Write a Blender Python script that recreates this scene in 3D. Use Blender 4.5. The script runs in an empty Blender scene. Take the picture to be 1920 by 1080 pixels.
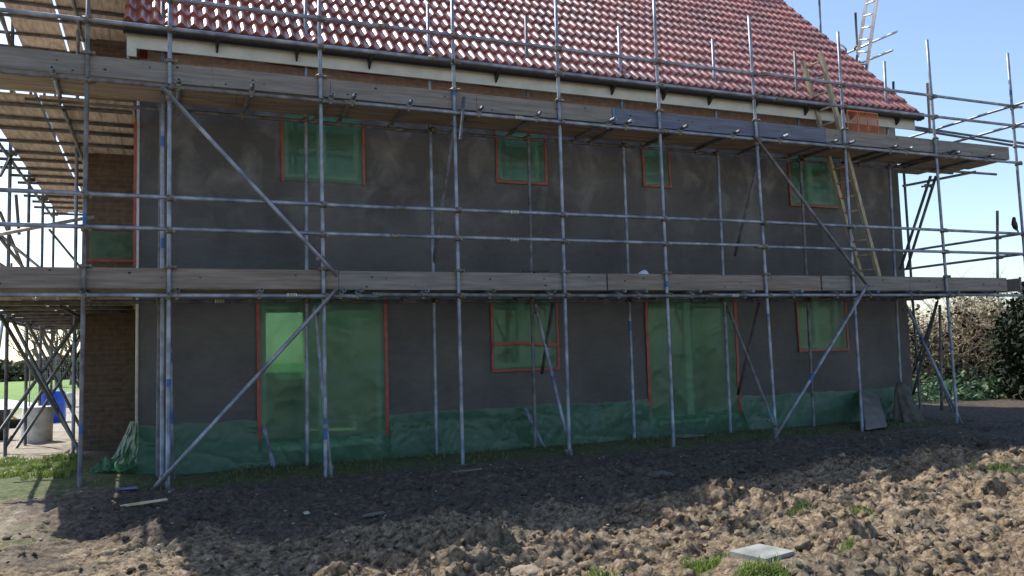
import bpy, math, random
import numpy as np
from mathutils import Vector, Matrix
random.seed(7); RNG = np.random.default_rng(7)
sc = bpy.context.scene; COL = sc.collection
# ------------------------------------------------------------------ camera
FP, HC, SL, CZ = 1560., 126., .0306, 1.5
def cv(x, y): return np.array([(x-960)/FP, -(y-540)/FP, -1.])
def hy(x): return 540+HC-SL*(x-960)
_xv = 1050+(hy(1050)-403)/(.0415+SL)
_n = np.cross(cv(20, hy(20)), cv(1900, hy(1900))); _n /= np.linalg.norm(_n)
if _n[1] < 0: _n = -_n
_X = cv(_xv, hy(_xv)); _X -= _n*_X.dot(_n); _X /= np.linalg.norm(_X)
_Y = np.cross(_n, _X)
RW = np.array([_X, _Y, _n]); CAM = np.array([0, 0, CZ])
def P(x, y, Yp): d = RW@cv(x, y); return CAM+d*(Yp/d[1])          # point seen at a pixel on the vertical plane Y
def PX(x, y, Xp): d = RW@cv(x, y); return CAM+d*(Xp/d[0])
def PZ(x, y, z): d = RW@cv(x, y); return CAM+d*((z-CZ)/d[2])
cam = bpy.data.cameras.new('camera'); co = bpy.data.objects.new('camera', cam); COL.objects.link(co)
M4 = Matrix([list(RW[0])+[0], list(RW[1])+[0], list(RW[2])+[CZ], [0, 0, 0, 1]])
co.matrix_world = M4; cam.sensor_width = 36; cam.lens = 36*FP/1920; cam.clip_start = .1; cam.clip_end = 3000
sc.camera = co
# ------------------------------------------------------------------ light
AZ, EL = math.radians(28), math.radians(47.5)
sd = Vector((-math.sin(AZ)*math.cos(EL), math.cos(AZ)*math.cos(EL), math.sin(EL)))
w = bpy.data.worlds.new('World'); sc.world = w; w.use_nodes = True
nt = w.node_tree; bg = nt.nodes['Background']; sky = nt.nodes.new('ShaderNodeTexSky')
sky.sky_type = 'NISHITA'; sky.sun_disc = False; sky.sun_elevation = EL; sky.sun_rotation = -AZ
sky.altitude = 0; sky.air_density = 1.0; sky.dust_density = .9; sky.ozone_density = 1.6
nt.links.new(sky.outputs[0], bg.inputs[0]); bg.inputs[1].default_value = .125
sl = bpy.data.lights.new('sun', 'SUN'); sl.energy = 4.2; sl.angle = math.radians(.5); sl.color = (1, .95, .87)
so = bpy.data.objects.new('sun', sl); COL.objects.link(so); so.rotation_euler = sd.to_track_quat('Z', 'Y').to_euler()
so.location = (0, 0, 30)
sc.view_settings.view_transform = 'Standard'; sc.view_settings.look = 'None'; sc.view_settings.gamma = 1
sc.view_settings.exposure = .85
sc.cycles.max_bounces = 8; sc.cycles.transparent_max_bounces = 16
# ------------------------------------------------------------------ materials
def lk(t, a, b): t.links.new(a, b)
def mat(name, c1, c2=None, scale=3., rough=.7, metal=0., bump=0., bscale=40., stretch=(1, 1, 1), detail=6, lo=.35, hi=.65, c3=None, spec=.5, coord='Object', rough2=None, bdist=.01):
    m = bpy.data.materials.new(name); m.use_nodes = True; t = m.node_tree; b = t.nodes['Principled BSDF']
    b.inputs['Roughness'].default_value = rough; b.inputs['Metallic'].default_value = metal
    b.inputs['Specular IOR Level'].default_value = spec
    b.inputs['Base Color'].default_value = (*c1, 1)
    tc = t.nodes.new('ShaderNodeTexCoord'); mp = t.nodes.new('ShaderNodeMapping'); mp.inputs['Scale'].default_value = stretch
    lk(t, tc.outputs[coord], mp.inputs['Vector'])
    if c2:
        n = t.nodes.new('ShaderNodeTexNoise'); n.inputs['Scale'].default_value = scale; n.inputs['Detail'].default_value = detail
        n.inputs['Roughness'].default_value = .6
        lk(t, mp.outputs[0], n.inputs['Vector'])
        r = t.nodes.new('ShaderNodeValToRGB'); lk(t, n.outputs['Fac'], r.inputs[0])
        e = r.color_ramp.elements; e[0].position = lo; e[0].color = (*c1, 1); e[1].position = hi; e[1].color = (*c2, 1)
        if c3: q = e.new((lo+hi)/2); q.color = (*c3, 1)
        lk(t, r.outputs[0], b.inputs['Base Color'])
        if rough2 is not None:
            mr = t.nodes.new('ShaderNodeMapRange'); lk(t, n.outputs['Fac'], mr.inputs[0]); mr.inputs[3].default_value = rough; mr.inputs[4].default_value = rough2
            lk(t, mr.outputs[0], b.inputs['Roughness'])
    if bump:
        n2 = t.nodes.new('ShaderNodeTexNoise'); n2.inputs['Scale'].default_value = bscale; n2.inputs['Detail'].default_value = 8
        lk(t, mp.outputs[0], n2.inputs['Vector'])
        bp = t.nodes.new('ShaderNodeBump'); bp.inputs['Strength'].default_value = bump; bp.inputs['Distance'].default_value = bdist
        lk(t, n2.outputs['Fac'], bp.inputs['Height']); lk(t, bp.outputs[0], b.inputs['Normal'])
    return m
M = {}
M['steel'] = mat('galvanised_tube', (.15, .165, .21), (.37, .40, .47), 5, .45, .5, .25, 120, c3=(.25, .27, .32), rough2=.62)
M['steel_old'] = mat('weathered_tube', (.09, .09, .095), (.23, .23, .235), 7, .55, .4, .3, 120, rough2=.75)
M['rust'] = mat('rusty_tube', (.16, .07, .04), (.30, .22, .17), 9, .8, .2, .3, 80)
M['blue'] = mat('blue_tube_paint', (.03, .085, .25), (.05, .13, .34), 12, .5)
M['teal'] = mat('teal_paint', (.05, .16, .24), (.08, .22, .3), 12, .5)
M['coupler'] = mat('coupler_steel', (.10, .095, .09), (.28, .26, .22), 30, .6, .4, .3, 90)
M['board_grey'] = mat('weathered_board_grey', (.165, .15, .132), (.26, .24, .215), 5, .85, 0, .5, 30, stretch=(.35, 3, 6), c3=(.215, .195, .175))
M['board_brown'] = mat('weathered_board_brown', (.165, .135, .112), (.27, .225, .19), 5, .85, 0, .5, 30, stretch=(.35, 3, 6), c3=(.215, .178, .15))
M['board_blue'] = mat('weathered_board_bluegrey', (.10, .11, .15), (.16, .18, .24), 5, .8, 0, .5, 30, stretch=(.35, 3, 6), c3=(.13, .145, .195))
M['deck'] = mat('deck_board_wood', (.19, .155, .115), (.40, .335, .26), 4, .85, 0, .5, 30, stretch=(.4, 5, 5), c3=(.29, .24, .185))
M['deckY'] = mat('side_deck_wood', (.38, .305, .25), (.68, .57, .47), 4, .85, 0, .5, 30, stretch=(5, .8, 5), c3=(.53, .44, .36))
M['knot'] = mat('knot_dark', (.03, .025, .02), (.05, .04, .03), 20, .9)
M['ladder_wood'] = mat('ladder_wood', (.28, .22, .14), (.52, .45, .32), 8, .7, 0, .3, 40, stretch=(3, 3, .6))
M['alu'] = mat('ladder_aluminium', (.55, .56, .58), (.75, .76, .78), 10, .35, .8)
M['black'] = mat('black_gutter_plastic', (.012, .012, .013), (.02, .02, .022), 10, .45)
M['fascia'] = mat('cream_fascia', (.52, .49, .40), (.66, .63, .53), 3, .5, 0, .1, 20)
M['upvc'] = mat('white_window_frame', (.70, .70, .70), None, rough=.3)
M['tape'] = mat('orange_tape', (.24, .038, .022), (.36, .065, .04), 10, .45, 0, .4, 40)
M['bead'] = mat('pale_corner_bead', (.55, .52, .47), (.72, .70, .65), 9, .6)
M['pale'] = mat('pale_plaster_concrete', (.42, .40, .36), (.68, .66, .60), 5, .85, 0, .4, 50, c3=(.6, .58, .52))
M['white'] = mat('white_cloth', (.62, .64, .68), (.85, .86, .90), 6, .8, 0, .3, 30)
M['barrel'] = mat('blue_barrel_plastic', (.01, .07, .55), (.015, .11, .70), 5, .35)
M['darkplastic'] = mat('black_tub_plastic', (.012, .012, .014), (.03, .03, .03), 9, .5)
M['yellow'] = mat('yellow_plastic', (.65, .45, .05), (.8, .6, .1), 9, .5)
M['crate'] = mat('orange_mesh_plastic', (.50, .12, .04), (.70, .22, .10), 9, .5)
M['slab'] = mat('concrete_slab', (.14, .15, .145), (.30, .30, .28), 6, .85, 0, .5, 70, c3=(.22, .23, .22))
M['leanboard'] = mat('plywood_offcut', (.12, .11, .10), (.20, .185, .165), 4, .85, 0, .3, 40)
M['sack'] = mat('hessian_sack', (.07, .06, .05), (.13, .115, .095), 9, .95, 0, .6, 60)
M['bird'] = mat('black_feathers', (.01, .01, .012), (.03, .03, .035), 20, .6)
M['bark'] = mat('bark', (.07, .055, .04), (.20, .16, .12), 12, .9, 0, .5, 40)
M['twig'] = mat('dry_bramble_stem', (.12, .09, .06), (.50, .40, .27), 14, .85, c3=(.30, .225, .15))
M['stone'] = mat('pale_stone', (.32, .29, .25), (.5, .47, .42), 12, .9, 0, .4, 60)
M['stick'] = mat('pale_stick', (.5, .42, .25), (.7, .6, .4), 12, .8)
M['interior'] = mat('interior_plaster', (.30, .28, .26), (.36, .34, .31), 2, .9)
M['tag'] = mat('pale_tube_label', (.55, .56, .45), (.7, .7, .6), 30, .5)
def leafmat(name, a, b, tr=.25):
    m = mat(name, a, b, 9, .5); t = m.node_tree; p = t.nodes['Principled BSDF']
    o = t.nodes['Material Output']; mx = t.nodes.new('ShaderNodeMixShader'); tl = t.nodes.new('ShaderNodeBsdfTranslucent')
    src = p.inputs['Base Color'].links[0].from_socket; lk(t, src, tl.inputs[0]); mx.inputs[0].default_value = tr
    lk(t, p.outputs[0], mx.inputs[1]); lk(t, tl.outputs[0], mx.inputs[2]); lk(t, mx.outputs[0], o.inputs[0]); return m
M['grass'] = leafmat('grass_blade', (.10, .17, .03), (.26, .32, .08), .35)
M['grassdull'] = leafmat('dull_grass_blade', (.05, .08, .025), (.12, .14, .05), .2)
M['ivy'] = leafmat('ivy_leaf', (.04, .10, .04), (.20, .30, .17), .25)
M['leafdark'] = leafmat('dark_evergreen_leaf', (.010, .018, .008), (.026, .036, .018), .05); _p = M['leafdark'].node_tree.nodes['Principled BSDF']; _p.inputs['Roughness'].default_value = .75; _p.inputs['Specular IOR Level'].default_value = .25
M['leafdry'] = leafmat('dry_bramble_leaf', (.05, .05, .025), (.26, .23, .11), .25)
M['hedge'] = leafmat('far_hedge_leaf', (.06, .07, .035), (.12, .12, .07), .2)
def m_render():
    m = mat('grey_cement_basecoat', (.078, .073, .069), (.122, .115, .108), .8, .9, 0, .25, 45, detail=8)
    t = m.node_tree; b = t.nodes['Principled BSDF']; base = b.inputs['Base Color'].links[0].from_socket
    tc = t.nodes.new('ShaderNodeTexCoord'); mp = t.nodes.new('ShaderNodeMapping'); mp.inputs['Scale'].default_value = (1.2, 1, .9)
    lk(t, tc.outputs['Object'], mp.inputs[0])
    n = t.nodes.new('ShaderNodeTexNoise'); n.inputs['Scale'].default_value = 2.1; n.inputs['Detail'].default_value = 7; n.inputs['Distortion'].default_value = .6
    lk(t, mp.outputs[0], n.inputs['Vector'])
    r = t.nodes.new('ShaderNodeValToRGB'); lk(t, n.outputs['Fac'], r.inputs[0]); r.color_ramp.elements[0].position = .48; r.color_ramp.elements[1].position = .70
    # pale drying patches only on the upper storey
    sp = t.nodes.new('ShaderNodeSeparateXYZ'); lk(t, tc.outputs['Object'], sp.inputs[0])
    mr = t.nodes.new('ShaderNodeMapRange'); mr.inputs[1].default_value = 3.1; mr.inputs[2].default_value = 4.4; mr.inputs[3].default_value = .05; mr.inputs[4].default_value = .5
    lk(t, sp.outputs[2], mr.inputs[0])
    mu = t.nodes.new('ShaderNodeMath'); mu.operation = 'MULTIPLY'; lk(t, r.outputs[0], mu.inputs[0]); lk(t, mr.outputs[0], mu.inputs[1])
    mx = t.nodes.new('ShaderNodeMixRGB'); mx.inputs[2].default_value = (.30, .29, .265, 1); lk(t, mu.outputs[0], mx.inputs[0]); lk(t, base, mx.inputs[1])
    n5 = t.nodes.new('ShaderNodeTexNoise'); n5.inputs['Scale'].default_value = 5; n5.inputs['Detail'].default_value = 8; n5.inputs['Distortion'].default_value = 2.2; n5.inputs['Roughness'].default_value = .7
    mp5 = t.nodes.new('ShaderNodeMapping'); mp5.inputs['Scale'].default_value = (.5, 1, 1.5); lk(t, tc.outputs['Object'], mp5.inputs[0]); lk(t, mp5.outputs[0], n5.inputs['Vector'])
    r5 = t.nodes.new('ShaderNodeMapRange'); r5.inputs[1].default_value = .3; r5.inputs[2].default_value = .7; r5.inputs[3].default_value = .88; r5.inputs[4].default_value = 1.12; lk(t, n5.outputs['Fac'], r5.inputs[0])
    m5 = t.nodes.new('ShaderNodeMixRGB'); m5.blend_type = 'MULTIPLY'; m5.inputs[0].default_value = 1; lk(t, mx.outputs[0], m5.inputs[1]); lk(t, r5.outputs[0], m5.inputs[2])
    lk(t, m5.outputs[0], b.inputs['Base Color']); return m
M['render'] = m_render()
def m_brick(name, c1, c2, mortar):
    m = bpy.data.materials.new(name); m.use_nodes = True; t = m.node_tree; b = t.nodes['Principled BSDF']; b.inputs['Roughness'].default_value = .9
    tc = t.nodes.new('ShaderNodeTexCoord'); s = t.nodes.new('ShaderNodeSeparateXYZ'); c = t.nodes.new('ShaderNodeCombineXYZ')
    lk(t, tc.outputs['Object'], s.inputs[0]); ad = t.nodes.new('ShaderNodeMath'); lk(t, s.outputs[0], ad.inputs[0]); lk(t, s.outputs[1], ad.inputs[1])
    lk(t, ad.outputs[0], c.inputs[0]); lk(t, s.outputs[2], c.inputs[1])
    k = t.nodes.new('ShaderNodeTexBrick'); lk(t, c.outputs[0], k.inputs['Vector'])
    k.inputs['Scale'].default_value = 1; k.inputs['Brick Width'].default_value = .225; k.inputs['Row Height'].default_value = .075
    k.inputs['Mortar Size'].default_value = .006; k.inputs['Mortar Smooth'].default_value = .2; k.inputs['Bias'].default_value = -.1
    k.inputs['Color1'].default_value = (*c1, 1); k.inputs['Color2'].default_value = (*c2, 1); k.inputs['Mortar'].default_value = (*mortar, 1)
    n = t.nodes.new('ShaderNodeTexNoise'); n.inputs['Scale'].default_value = 14; n.inputs['Detail'].default_value = 6; lk(t, tc.outputs['Object'], n.inputs['Vector'])
    mx = t.nodes.new('ShaderNodeMixRGB'); mx.blend_type = 'OVERLAY'; mx.inputs[0].default_value = .55; lk(t, k.outputs['Color'], mx.inputs[1]); lk(t, n.outputs['Fac'], mx.inputs[2])
    lk(t, mx.outputs[0], b.inputs['Base Color'])
    bp = t.nodes.new('ShaderNodeBump'); bp.inputs['Strength'].default_value = .6; bp.inputs['Distance'].default_value = .01; bp.invert = True
    lk(t, k.outputs['Fac'], bp.inputs['Height']); lk(t, bp.outputs[0], b.inputs['Normal']); return m
M['brick'] = m_brick('brown_brick', (.16, .105, .075), (.105, .08, .062), (.17, .14, .11))
M['brickband'] = m_brick('pale_orange_brick', (.70, .50, .39), (.62, .48, .39), (.58, .52, .46))
def m_tile():
    m = mat('glazed_red_roof_tile', (.25, .062, .042), (.40, .125, .088), 2.5, .40, 0, .10, 60, rough2=.5)
    t = m.node_tree; b = t.nodes['Principled BSDF']; base = b.inputs['Base Color'].links[0].from_socket
    at = t.nodes.new('ShaderNodeAttribute'); at.attribute_name = 'tint'
    mx = t.nodes.new('ShaderNodeMixRGB'); mx.blend_type = 'MULTIPLY'; mx.inputs[0].default_value = 1
    r = t.nodes.new('ShaderNodeValToRGB'); e = r.color_ramp.elements; e[0].color = (.72, .72, .72, 1); e[1].color = (1.25, 1.2, 1.2, 1)
    lk(t, at.outputs['Fac'], r.inputs[0]); lk(t, base, mx.inputs[1]); lk(t, r.outputs[0], mx.inputs[2]); lk(t, mx.outputs[0], b.inputs['Base Color'])
    b.inputs['Specular IOR Level'].default_value = .9; b.inputs['Coat Weight'].default_value = 1.; b.inputs['Coat Roughness'].default_value = .37; return m
M['tile'] = m_tile()
def m_ground():
    m = bpy.data.materials.new('churned_clay_soil'); m.use_nodes = True; t = m.node_tree; b = t.nodes['Principled BSDF']
    tc = t.nodes.new('ShaderNodeTexCoord')
    def noise(s, d=8, rr=.6):
        n = t.nodes.new('ShaderNodeTexNoise'); n.inputs['Scale'].default_value = s; n.inputs['Detail'].default_value = d; n.inputs['Roughness'].default_value = rr
        lk(t, tc.outputs['Object'], n.inputs['Vector']); return n.outputs['Fac']
    def ramp(src, stops):
        r = t.nodes.new('ShaderNodeValToRGB'); lk(t, src, r.inputs[0]); e = r.color_ramp.elements
        e[0].position, e[1].position = stops[0][0], stops[-1][0]; e[0].color = (*stops[0][1], 1); e[1].color = (*stops[-1][1], 1)
        for p, c in stops[1:-1]: q = e.new(p); q.color = (*c, 1)
        return r.outputs[0]
    def mix(f, a, c2):
        x = t.nodes.new('ShaderNodeMixRGB')
        if isinstance(f, float): x.inputs[0].default_value = f
        else: lk(t, f, x.inputs[0])
        lk(t, a, x.inputs[1]); lk(t, c2, x.inputs[2]); return x.outputs[0]
    dry = ramp(noise(16, 10, .7), [(.34, (.045, .033, .022)), (.44, (.175, .122, .077)), (.54, (.35, .265, .172)), (.68, (.57, .465, .325))])
    clay = ramp(noise(14, 10, .7), [(.38, (.05, .045, .036)), (.5, (.16, .148, .115)), (.64, (.34, .31, .25))])
    patch = ramp(noise(1.3, 5), [(.54, (0, 0, 0)), (.68, (.8, .8, .8))])
    soil = mix(patch, dry, clay)
    at4 = t.nodes.new('ShaderNodeAttribute'); at4.attribute_name = 'soil_shade'; shade_col = ramp(noise(15, 10, .7), [(.36, (.035, .027, .022)), (.5, (.085, .065, .052)), (.66, (.18, .142, .112))]); soil = mix(at4.outputs['Fac'], soil, shade_col)  # darker soil colour: house shade painted in, over trampled ground
    gr = ramp(noise(14), [(.3, (.05, .075, .02)), (.55, (.13, .16, .05)), (.75, (.26, .24, .12))])
    at = t.nodes.new('ShaderNodeAttribute'); at.attribute_name = 'grass'
    ad = t.nodes.new('ShaderNodeMath'); ad.operation = 'ADD'; lk(t, at.outputs['Fac'], ad.inputs[0]); lk(t, noise(6), ad.inputs[1])
    gm = ramp(ad.outputs[0], [(.75, (0, 0, 0)), (1., (1, 1, 1))]) if False else None
    mr = t.nodes.new('ShaderNodeMapRange'); mr.inputs[1].default_value = .85; mr.inputs[2].default_value = 1.15; lk(t, ad.outputs[0], mr.inputs[0])
    col = mix(mr.outputs[0], soil, gr)
    at2 = t.nodes.new('ShaderNodeAttribute'); at2.attribute_name = 'pale'
    pal = ramp(noise(7), [(.3, (.33, .29, .23)), (.7, (.56, .51, .43))])
    col = mix(at2.outputs['Fac'], col, pal); lk(t, col, b.inputs['Base Color'])
    at3 = t.nodes.new('ShaderNodeAttribute'); at3.attribute_name = 'field'
    fc = ramp(noise(.8), [(.3, (.10, .20, .025)), (.7, (.17, .30, .045))]); col = mix(at3.outputs['Fac'], col, fc); lk(t, col, b.inputs['Base Color'])
    b.inputs['Roughness'].default_value = .85; b.inputs['Specular IOR Level'].default_value = .35
    bp = t.nodes.new('ShaderNodeBump'); bp.inputs['Strength'].default_value = 1.0; bp.inputs['Distance'].default_value = .05
    lk(t, noise(36, 12, .75), bp.inputs['Height']); lk(t, bp.outputs[0], b.inputs['Normal']); return m
M['soil'] = m_ground()
def m_sheet():
    m = bpy.data.materials.new('green_polythene'); m.use_nodes = True; t = m.node_tree; b = t.nodes['Principled BSDF']; o = t.nodes['Material Output']
    tc = t.nodes.new('ShaderNodeTexCoord'); n = t.nodes.new('ShaderNodeTexNoise'); n.inputs['Scale'].default_value = 3; n.inputs['Detail'].default_value = 5
    lk(t, tc.outputs['Object'], n.inputs['Vector'])
    r = t.nodes.new('ShaderNodeValToRGB'); lk(t, n.outputs['Fac'], r.inputs[0]); e = r.color_ramp.elements
    e[0].position = .3; e[1].position = .7; e[0].color = (.09, .195, .115, 1); e[1].color = (.135, .26, .155, 1); lk(t, r.outputs[0], b.inputs['Base Color'])
    n3 = t.nodes.new('ShaderNodeTexNoise'); n3.inputs['Scale'].default_value = 2.6; n3.inputs['Detail'].default_value = 3; n3.inputs['Distortion'].default_value = 1.2
    mp3 = t.nodes.new('ShaderNodeMapping'); mp3.inputs['Rotation'].default_value = (0, .5, 0); mp3.inputs['Scale'].default_value = (1, 1, .7); lk(t, tc.outputs['Object'], mp3.inputs[0]); lk(t, mp3.outputs[0], n3.inputs['Vector'])
    s3 = t.nodes.new('ShaderNodeMath'); s3.operation = 'SUBTRACT'; s3.inputs[1].default_value = .5; lk(t, n3.outputs['Fac'], s3.inputs[0]); a3 = t.nodes.new('ShaderNodeMath'); a3.operation = 'ABSOLUTE'; lk(t, s3.outputs[0], a3.inputs[0])
    r3 = t.nodes.new('ShaderNodeMapRange'); r3.inputs[1].default_value = 0; r3.inputs[2].default_value = .035; r3.inputs[3].default_value = .16; r3.inputs[4].default_value = 0; lk(t, a3.outputs[0], r3.inputs[0])
    m3 = t.nodes.new('ShaderNodeMixRGB'); m3.inputs[2].default_value = (.17, .33, .25, 1); lk(t, r3.outputs[0], m3.inputs[0]); lk(t, r.outputs[0], m3.inputs[1]); lk(t, m3.outputs[0], b.inputs['Base Color'])  # pale crease lines: light on the folds painted in, along with stretch whitening
    b.inputs['Roughness'].default_value = .33; b.inputs['Specular IOR Level'].default_value = .8
    tr = t.nodes.new('ShaderNodeBsdfTransparent'); tr.inputs[0].default_value = (.62, .88, .68, 1)
    tl = t.nodes.new('ShaderNodeBsdfTranslucent'); tl.inputs[0].default_value = (.10, .42, .18, 1)
    m1 = t.nodes.new('ShaderNodeMixShader'); m1.inputs[0].default_value = .3; lk(t, b.outputs[0], m1.inputs[1]); lk(t, tl.outputs[0], m1.inputs[2])
    m2 = t.nodes.new('ShaderNodeMixShader'); m2.inputs[0].default_value = .40; lk(t, m1.outputs[0], m2.inputs[1]); lk(t, tr.outputs[0], m2.inputs[2])
    lk(t, m2.outputs[0], o.inputs[0])
    w1 = t.nodes.new('ShaderNodeTexNoise'); w1.inputs['Scale'].default_value = 7; w1.inputs['Detail'].default_value = 4; w1.inputs['Distortion'].default_value = 1.5
    mp = t.nodes.new('ShaderNodeMapping'); mp.inputs['Rotation'].default_value = (0, .6, 0); mp.inputs['Scale'].default_value = (.6, 1, 1.6); lk(t, tc.outputs['Object'], mp.inputs[0]); lk(t, mp.outputs[0], w1.inputs['Vector'])
    bp = t.nodes.new('ShaderNodeBump'); bp.inputs['Strength'].default_value = .28; bp.inputs['Distance'].default_value = .02; lk(t, w1.outputs['Fac'], bp.inputs['Height']); lk(t, bp.outputs[0], b.inputs['Normal'])
    return m
M['sheet'] = m_sheet()
def m_glass():
    m = bpy.data.materials.new('window_glass'); m.use_nodes = True; t = m.node_tree; o = t.nodes['Material Output']; t.nodes.remove(t.nodes['Principled BSDF'])
    g = t.nodes.new('ShaderNodeBsdfGlossy'); g.inputs['Roughness'].default_value = .03; tr = t.nodes.new('ShaderNodeBsdfTransparent'); tr.inputs[0].default_value = (.85, .9, .88, 1)
    mx = t.nodes.new('ShaderNodeMixShader'); mx.inputs[0].default_value = .1; lk(t, tr.outputs[0], mx.inputs[1]); lk(t, g.outputs[0], mx.inputs[2]); lk(t, mx.outputs[0], o.inputs[0]); return m
M['glass'] = m_glass()
# ------------------------------------------------------------------ mesh helpers
class MB:
    def __init__(s): s.v = []; s.f = []; s.m = []; s.sm = []
    def add(s, vs, fs, mi=0, smooth=False):
        o = len(s.v); s.v += [tuple(map(float, p)) for p in vs]; s.f += [tuple(i+o for i in f) for f in fs]; s.m += [mi]*len(fs); s.sm += [smooth]*len(fs)
    def box(s, a, b, mi=0):
        (x0, y0, z0), (x1, y1, z1) = a, b
        s.add([(x0, y0, z0), (x1, y0, z0), (x1, y1, z0), (x0, y1, z0), (x0, y0, z1), (x1, y0, z1), (x1, y1, z1), (x0, y1, z1)],
              [(0, 3, 2, 1), (4, 5, 6, 7), (0, 1, 5, 4), (1, 2, 6, 5), (2, 3, 7, 6), (3, 0, 4, 7)], mi)
    def beam(s, p0, p1, wd, ht, up=(0, 0, 1), mi=0):
        p0, p1, up = Vector(p0), Vector(p1), Vector(up); d = (p1-p0).normalized(); a = d.cross(up).normalized()*wd/2; b = a.cross(d).normalized()*ht/2
        vs = [p+i*a+j*b for p in (p0, p1) for i, j in ((-1, -1), (1, -1), (1, 1), (-1, 1))]
        s.add(vs, [(3, 2, 1, 0), (4, 5, 6, 7), (0, 1, 5, 4), (1, 2, 6, 5), (2, 3, 7, 6), (3, 0, 4, 7)], mi)
    def tube(s, pts, r, seg=12, mi=0, cap=True, mis=None, hollow=False):
        pts = [Vector(p) for p in pts]; n = len(pts); rs = r if hasattr(r, '__len__') else [r]*n; o = len(s.v)
        d0 = (pts[1]-pts[0]).normalized(); a = d0.orthogonal().normalized()
        for i, p in enumerate(pts):
            d = (pts[min(i+1, n-1)]-pts[max(i-1, 0)]).normalized(); a = (a-d*a.dot(d)).normalized(); b = d.cross(a)
            for k in range(seg):
                t = 2*math.pi*k/seg; s.v.append(tuple(p+(a*math.cos(t)+b*math.sin(t))*rs[i]))
        for i in range(n-1):
            for k in range(seg):
                k2 = (k+1) % seg; s.f.append((o+i*seg+k, o+i*seg+k2, o+(i+1)*seg+k2, o+(i+1)*seg+k)); s.m.append(mis[i] if mis else mi); s.sm.append(True)
        if cap:
            if hollow:      # open tube end: a short dark bore
                for e, (pp, q) in enumerate(((pts[0], pts[1]), (pts[-1], pts[-2]))):
                    d = (q-pp).normalized(); c = pp+d*.06; base = o if e == 0 else o+(n-1)*seg; o2 = len(s.v)
                    for k in range(seg): s.v.append(tuple(pp+(Vector(s.v[base+k])-pp)*.84))
                    for k in range(seg): s.v.append(tuple(c+(Vector(s.v[base+k])-pp)*.84))
                    for k in range(seg):
                        k2 = (k+1) % seg
                        s.f += [(base+k, base+k2, o2+k2, o2+k), (o2+k, o2+k2, o2+seg+k2, o2+seg+k)]; s.m += [mi, mi]; s.sm += [False, True]
                    s.f.append(tuple(o2+seg+k for k in range(seg))); s.m.append(mi); s.sm.append(False)
            else:
                s.f.append(tuple(o+k for k in range(seg))[::-1]); s.f.append(tuple(o+(n-1)*seg+k for k in range(seg))); s.m += [mi, mi]; s.sm += [False, False]
    def grid(s, A, mi=0, smooth=True):
        A = np.asarray(A); ny, nx = A.shape[:2]
        fs = [(j*nx+i, j*nx+i+1, (j+1)*nx+i+1, (j+1)*nx+i) for j in range(ny-1) for i in range(nx-1)]
        s.add(A.reshape(-1, 3), fs, mi, smooth)
    def mesh(s, name, mats):
        me = bpy.data.meshes.new(name); me.from_pydata(s.v, [], s.f); me.polygons.foreach_set('use_smooth', s.sm)
        for m in (mats if isinstance(mats, (list, tuple)) else [mats]): me.materials.append(m)
        me.polygons.foreach_set('material_index', s.m); me.update(); return me
    def build(s, name, mats, parent=None, loc=(0, 0, 0)):
        o = bpy.data.objects.new(name, s.mesh(name, mats)); COL.objects.link(o); o.location = loc
        if parent: o.parent = parent
        return o
def tag(o, label=None, cat=None, group=None, kind=None):
    if label: o['label'] = label
    if cat: o['category'] = cat
    if group: o['group'] = group
    if kind: o['kind'] = kind
    return o
def thing(name, label, cat, group=None):
    o = bpy.data.objects.new(name, None); o.empty_display_size = .2; COL.objects.link(o); return tag(o, label, cat, group)
def rebase(o):            # put a thing's origin at its base, world shape unchanged
    ms = [o] if o.type == 'MESH' else [c for c in o.children if c.type == 'MESH']
    v = np.array([tuple(c.matrix_basis@x.co) for c in ms for x in list(c.data.vertices)[::max(1, len(c.data.vertices)//200)]])
    b = Vector(((v[:, 0].min()+v[:, 0].max())/2, (v[:, 1].min()+v[:, 1].max())/2, v[:, 2].min()))
    if o.type == 'MESH': o.data.transform(Matrix.Translation(-b)); o.location = o.location+b
    else:
        o.location = b
        for c in o.children: c.location = c.location-b
def bigmesh(name, V, F, mats, attrs=None, smooth=True, parent=None):   # numpy arrays, quads or tris
    me = bpy.data.meshes.new(name); n = len(V); k = F.shape[1]
    me.vertices.add(n); me.vertices.foreach_set('co', V.astype(np.float32).ravel())
    me.loops.add(F.size); me.loops.foreach_set('vertex_index', F.astype(np.int32).ravel())
    me.polygons.add(len(F)); me.polygons.foreach_set('loop_start', np.arange(0, F.size, k, dtype=np.int32)); me.polygons.foreach_set('loop_total', np.full(len(F), k, dtype=np.int32))
    me.polygons.foreach_set('use_smooth', np.full(len(F), smooth)); me.update(calc_edges=True); me.validate()
    for a, val in (attrs or {}).items():
        at = me.attributes.new(a, 'FLOAT', 'POINT'); at.data.foreach_set('value', val.astype(np.float32).ravel())
    for m in (mats if isinstance(mats, (list, tuple)) else [mats]): me.materials.append(m)
    o = bpy.data.objects.new(name, me); COL.objects.link(o)
    if parent: o.parent = parent
    return o
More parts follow.
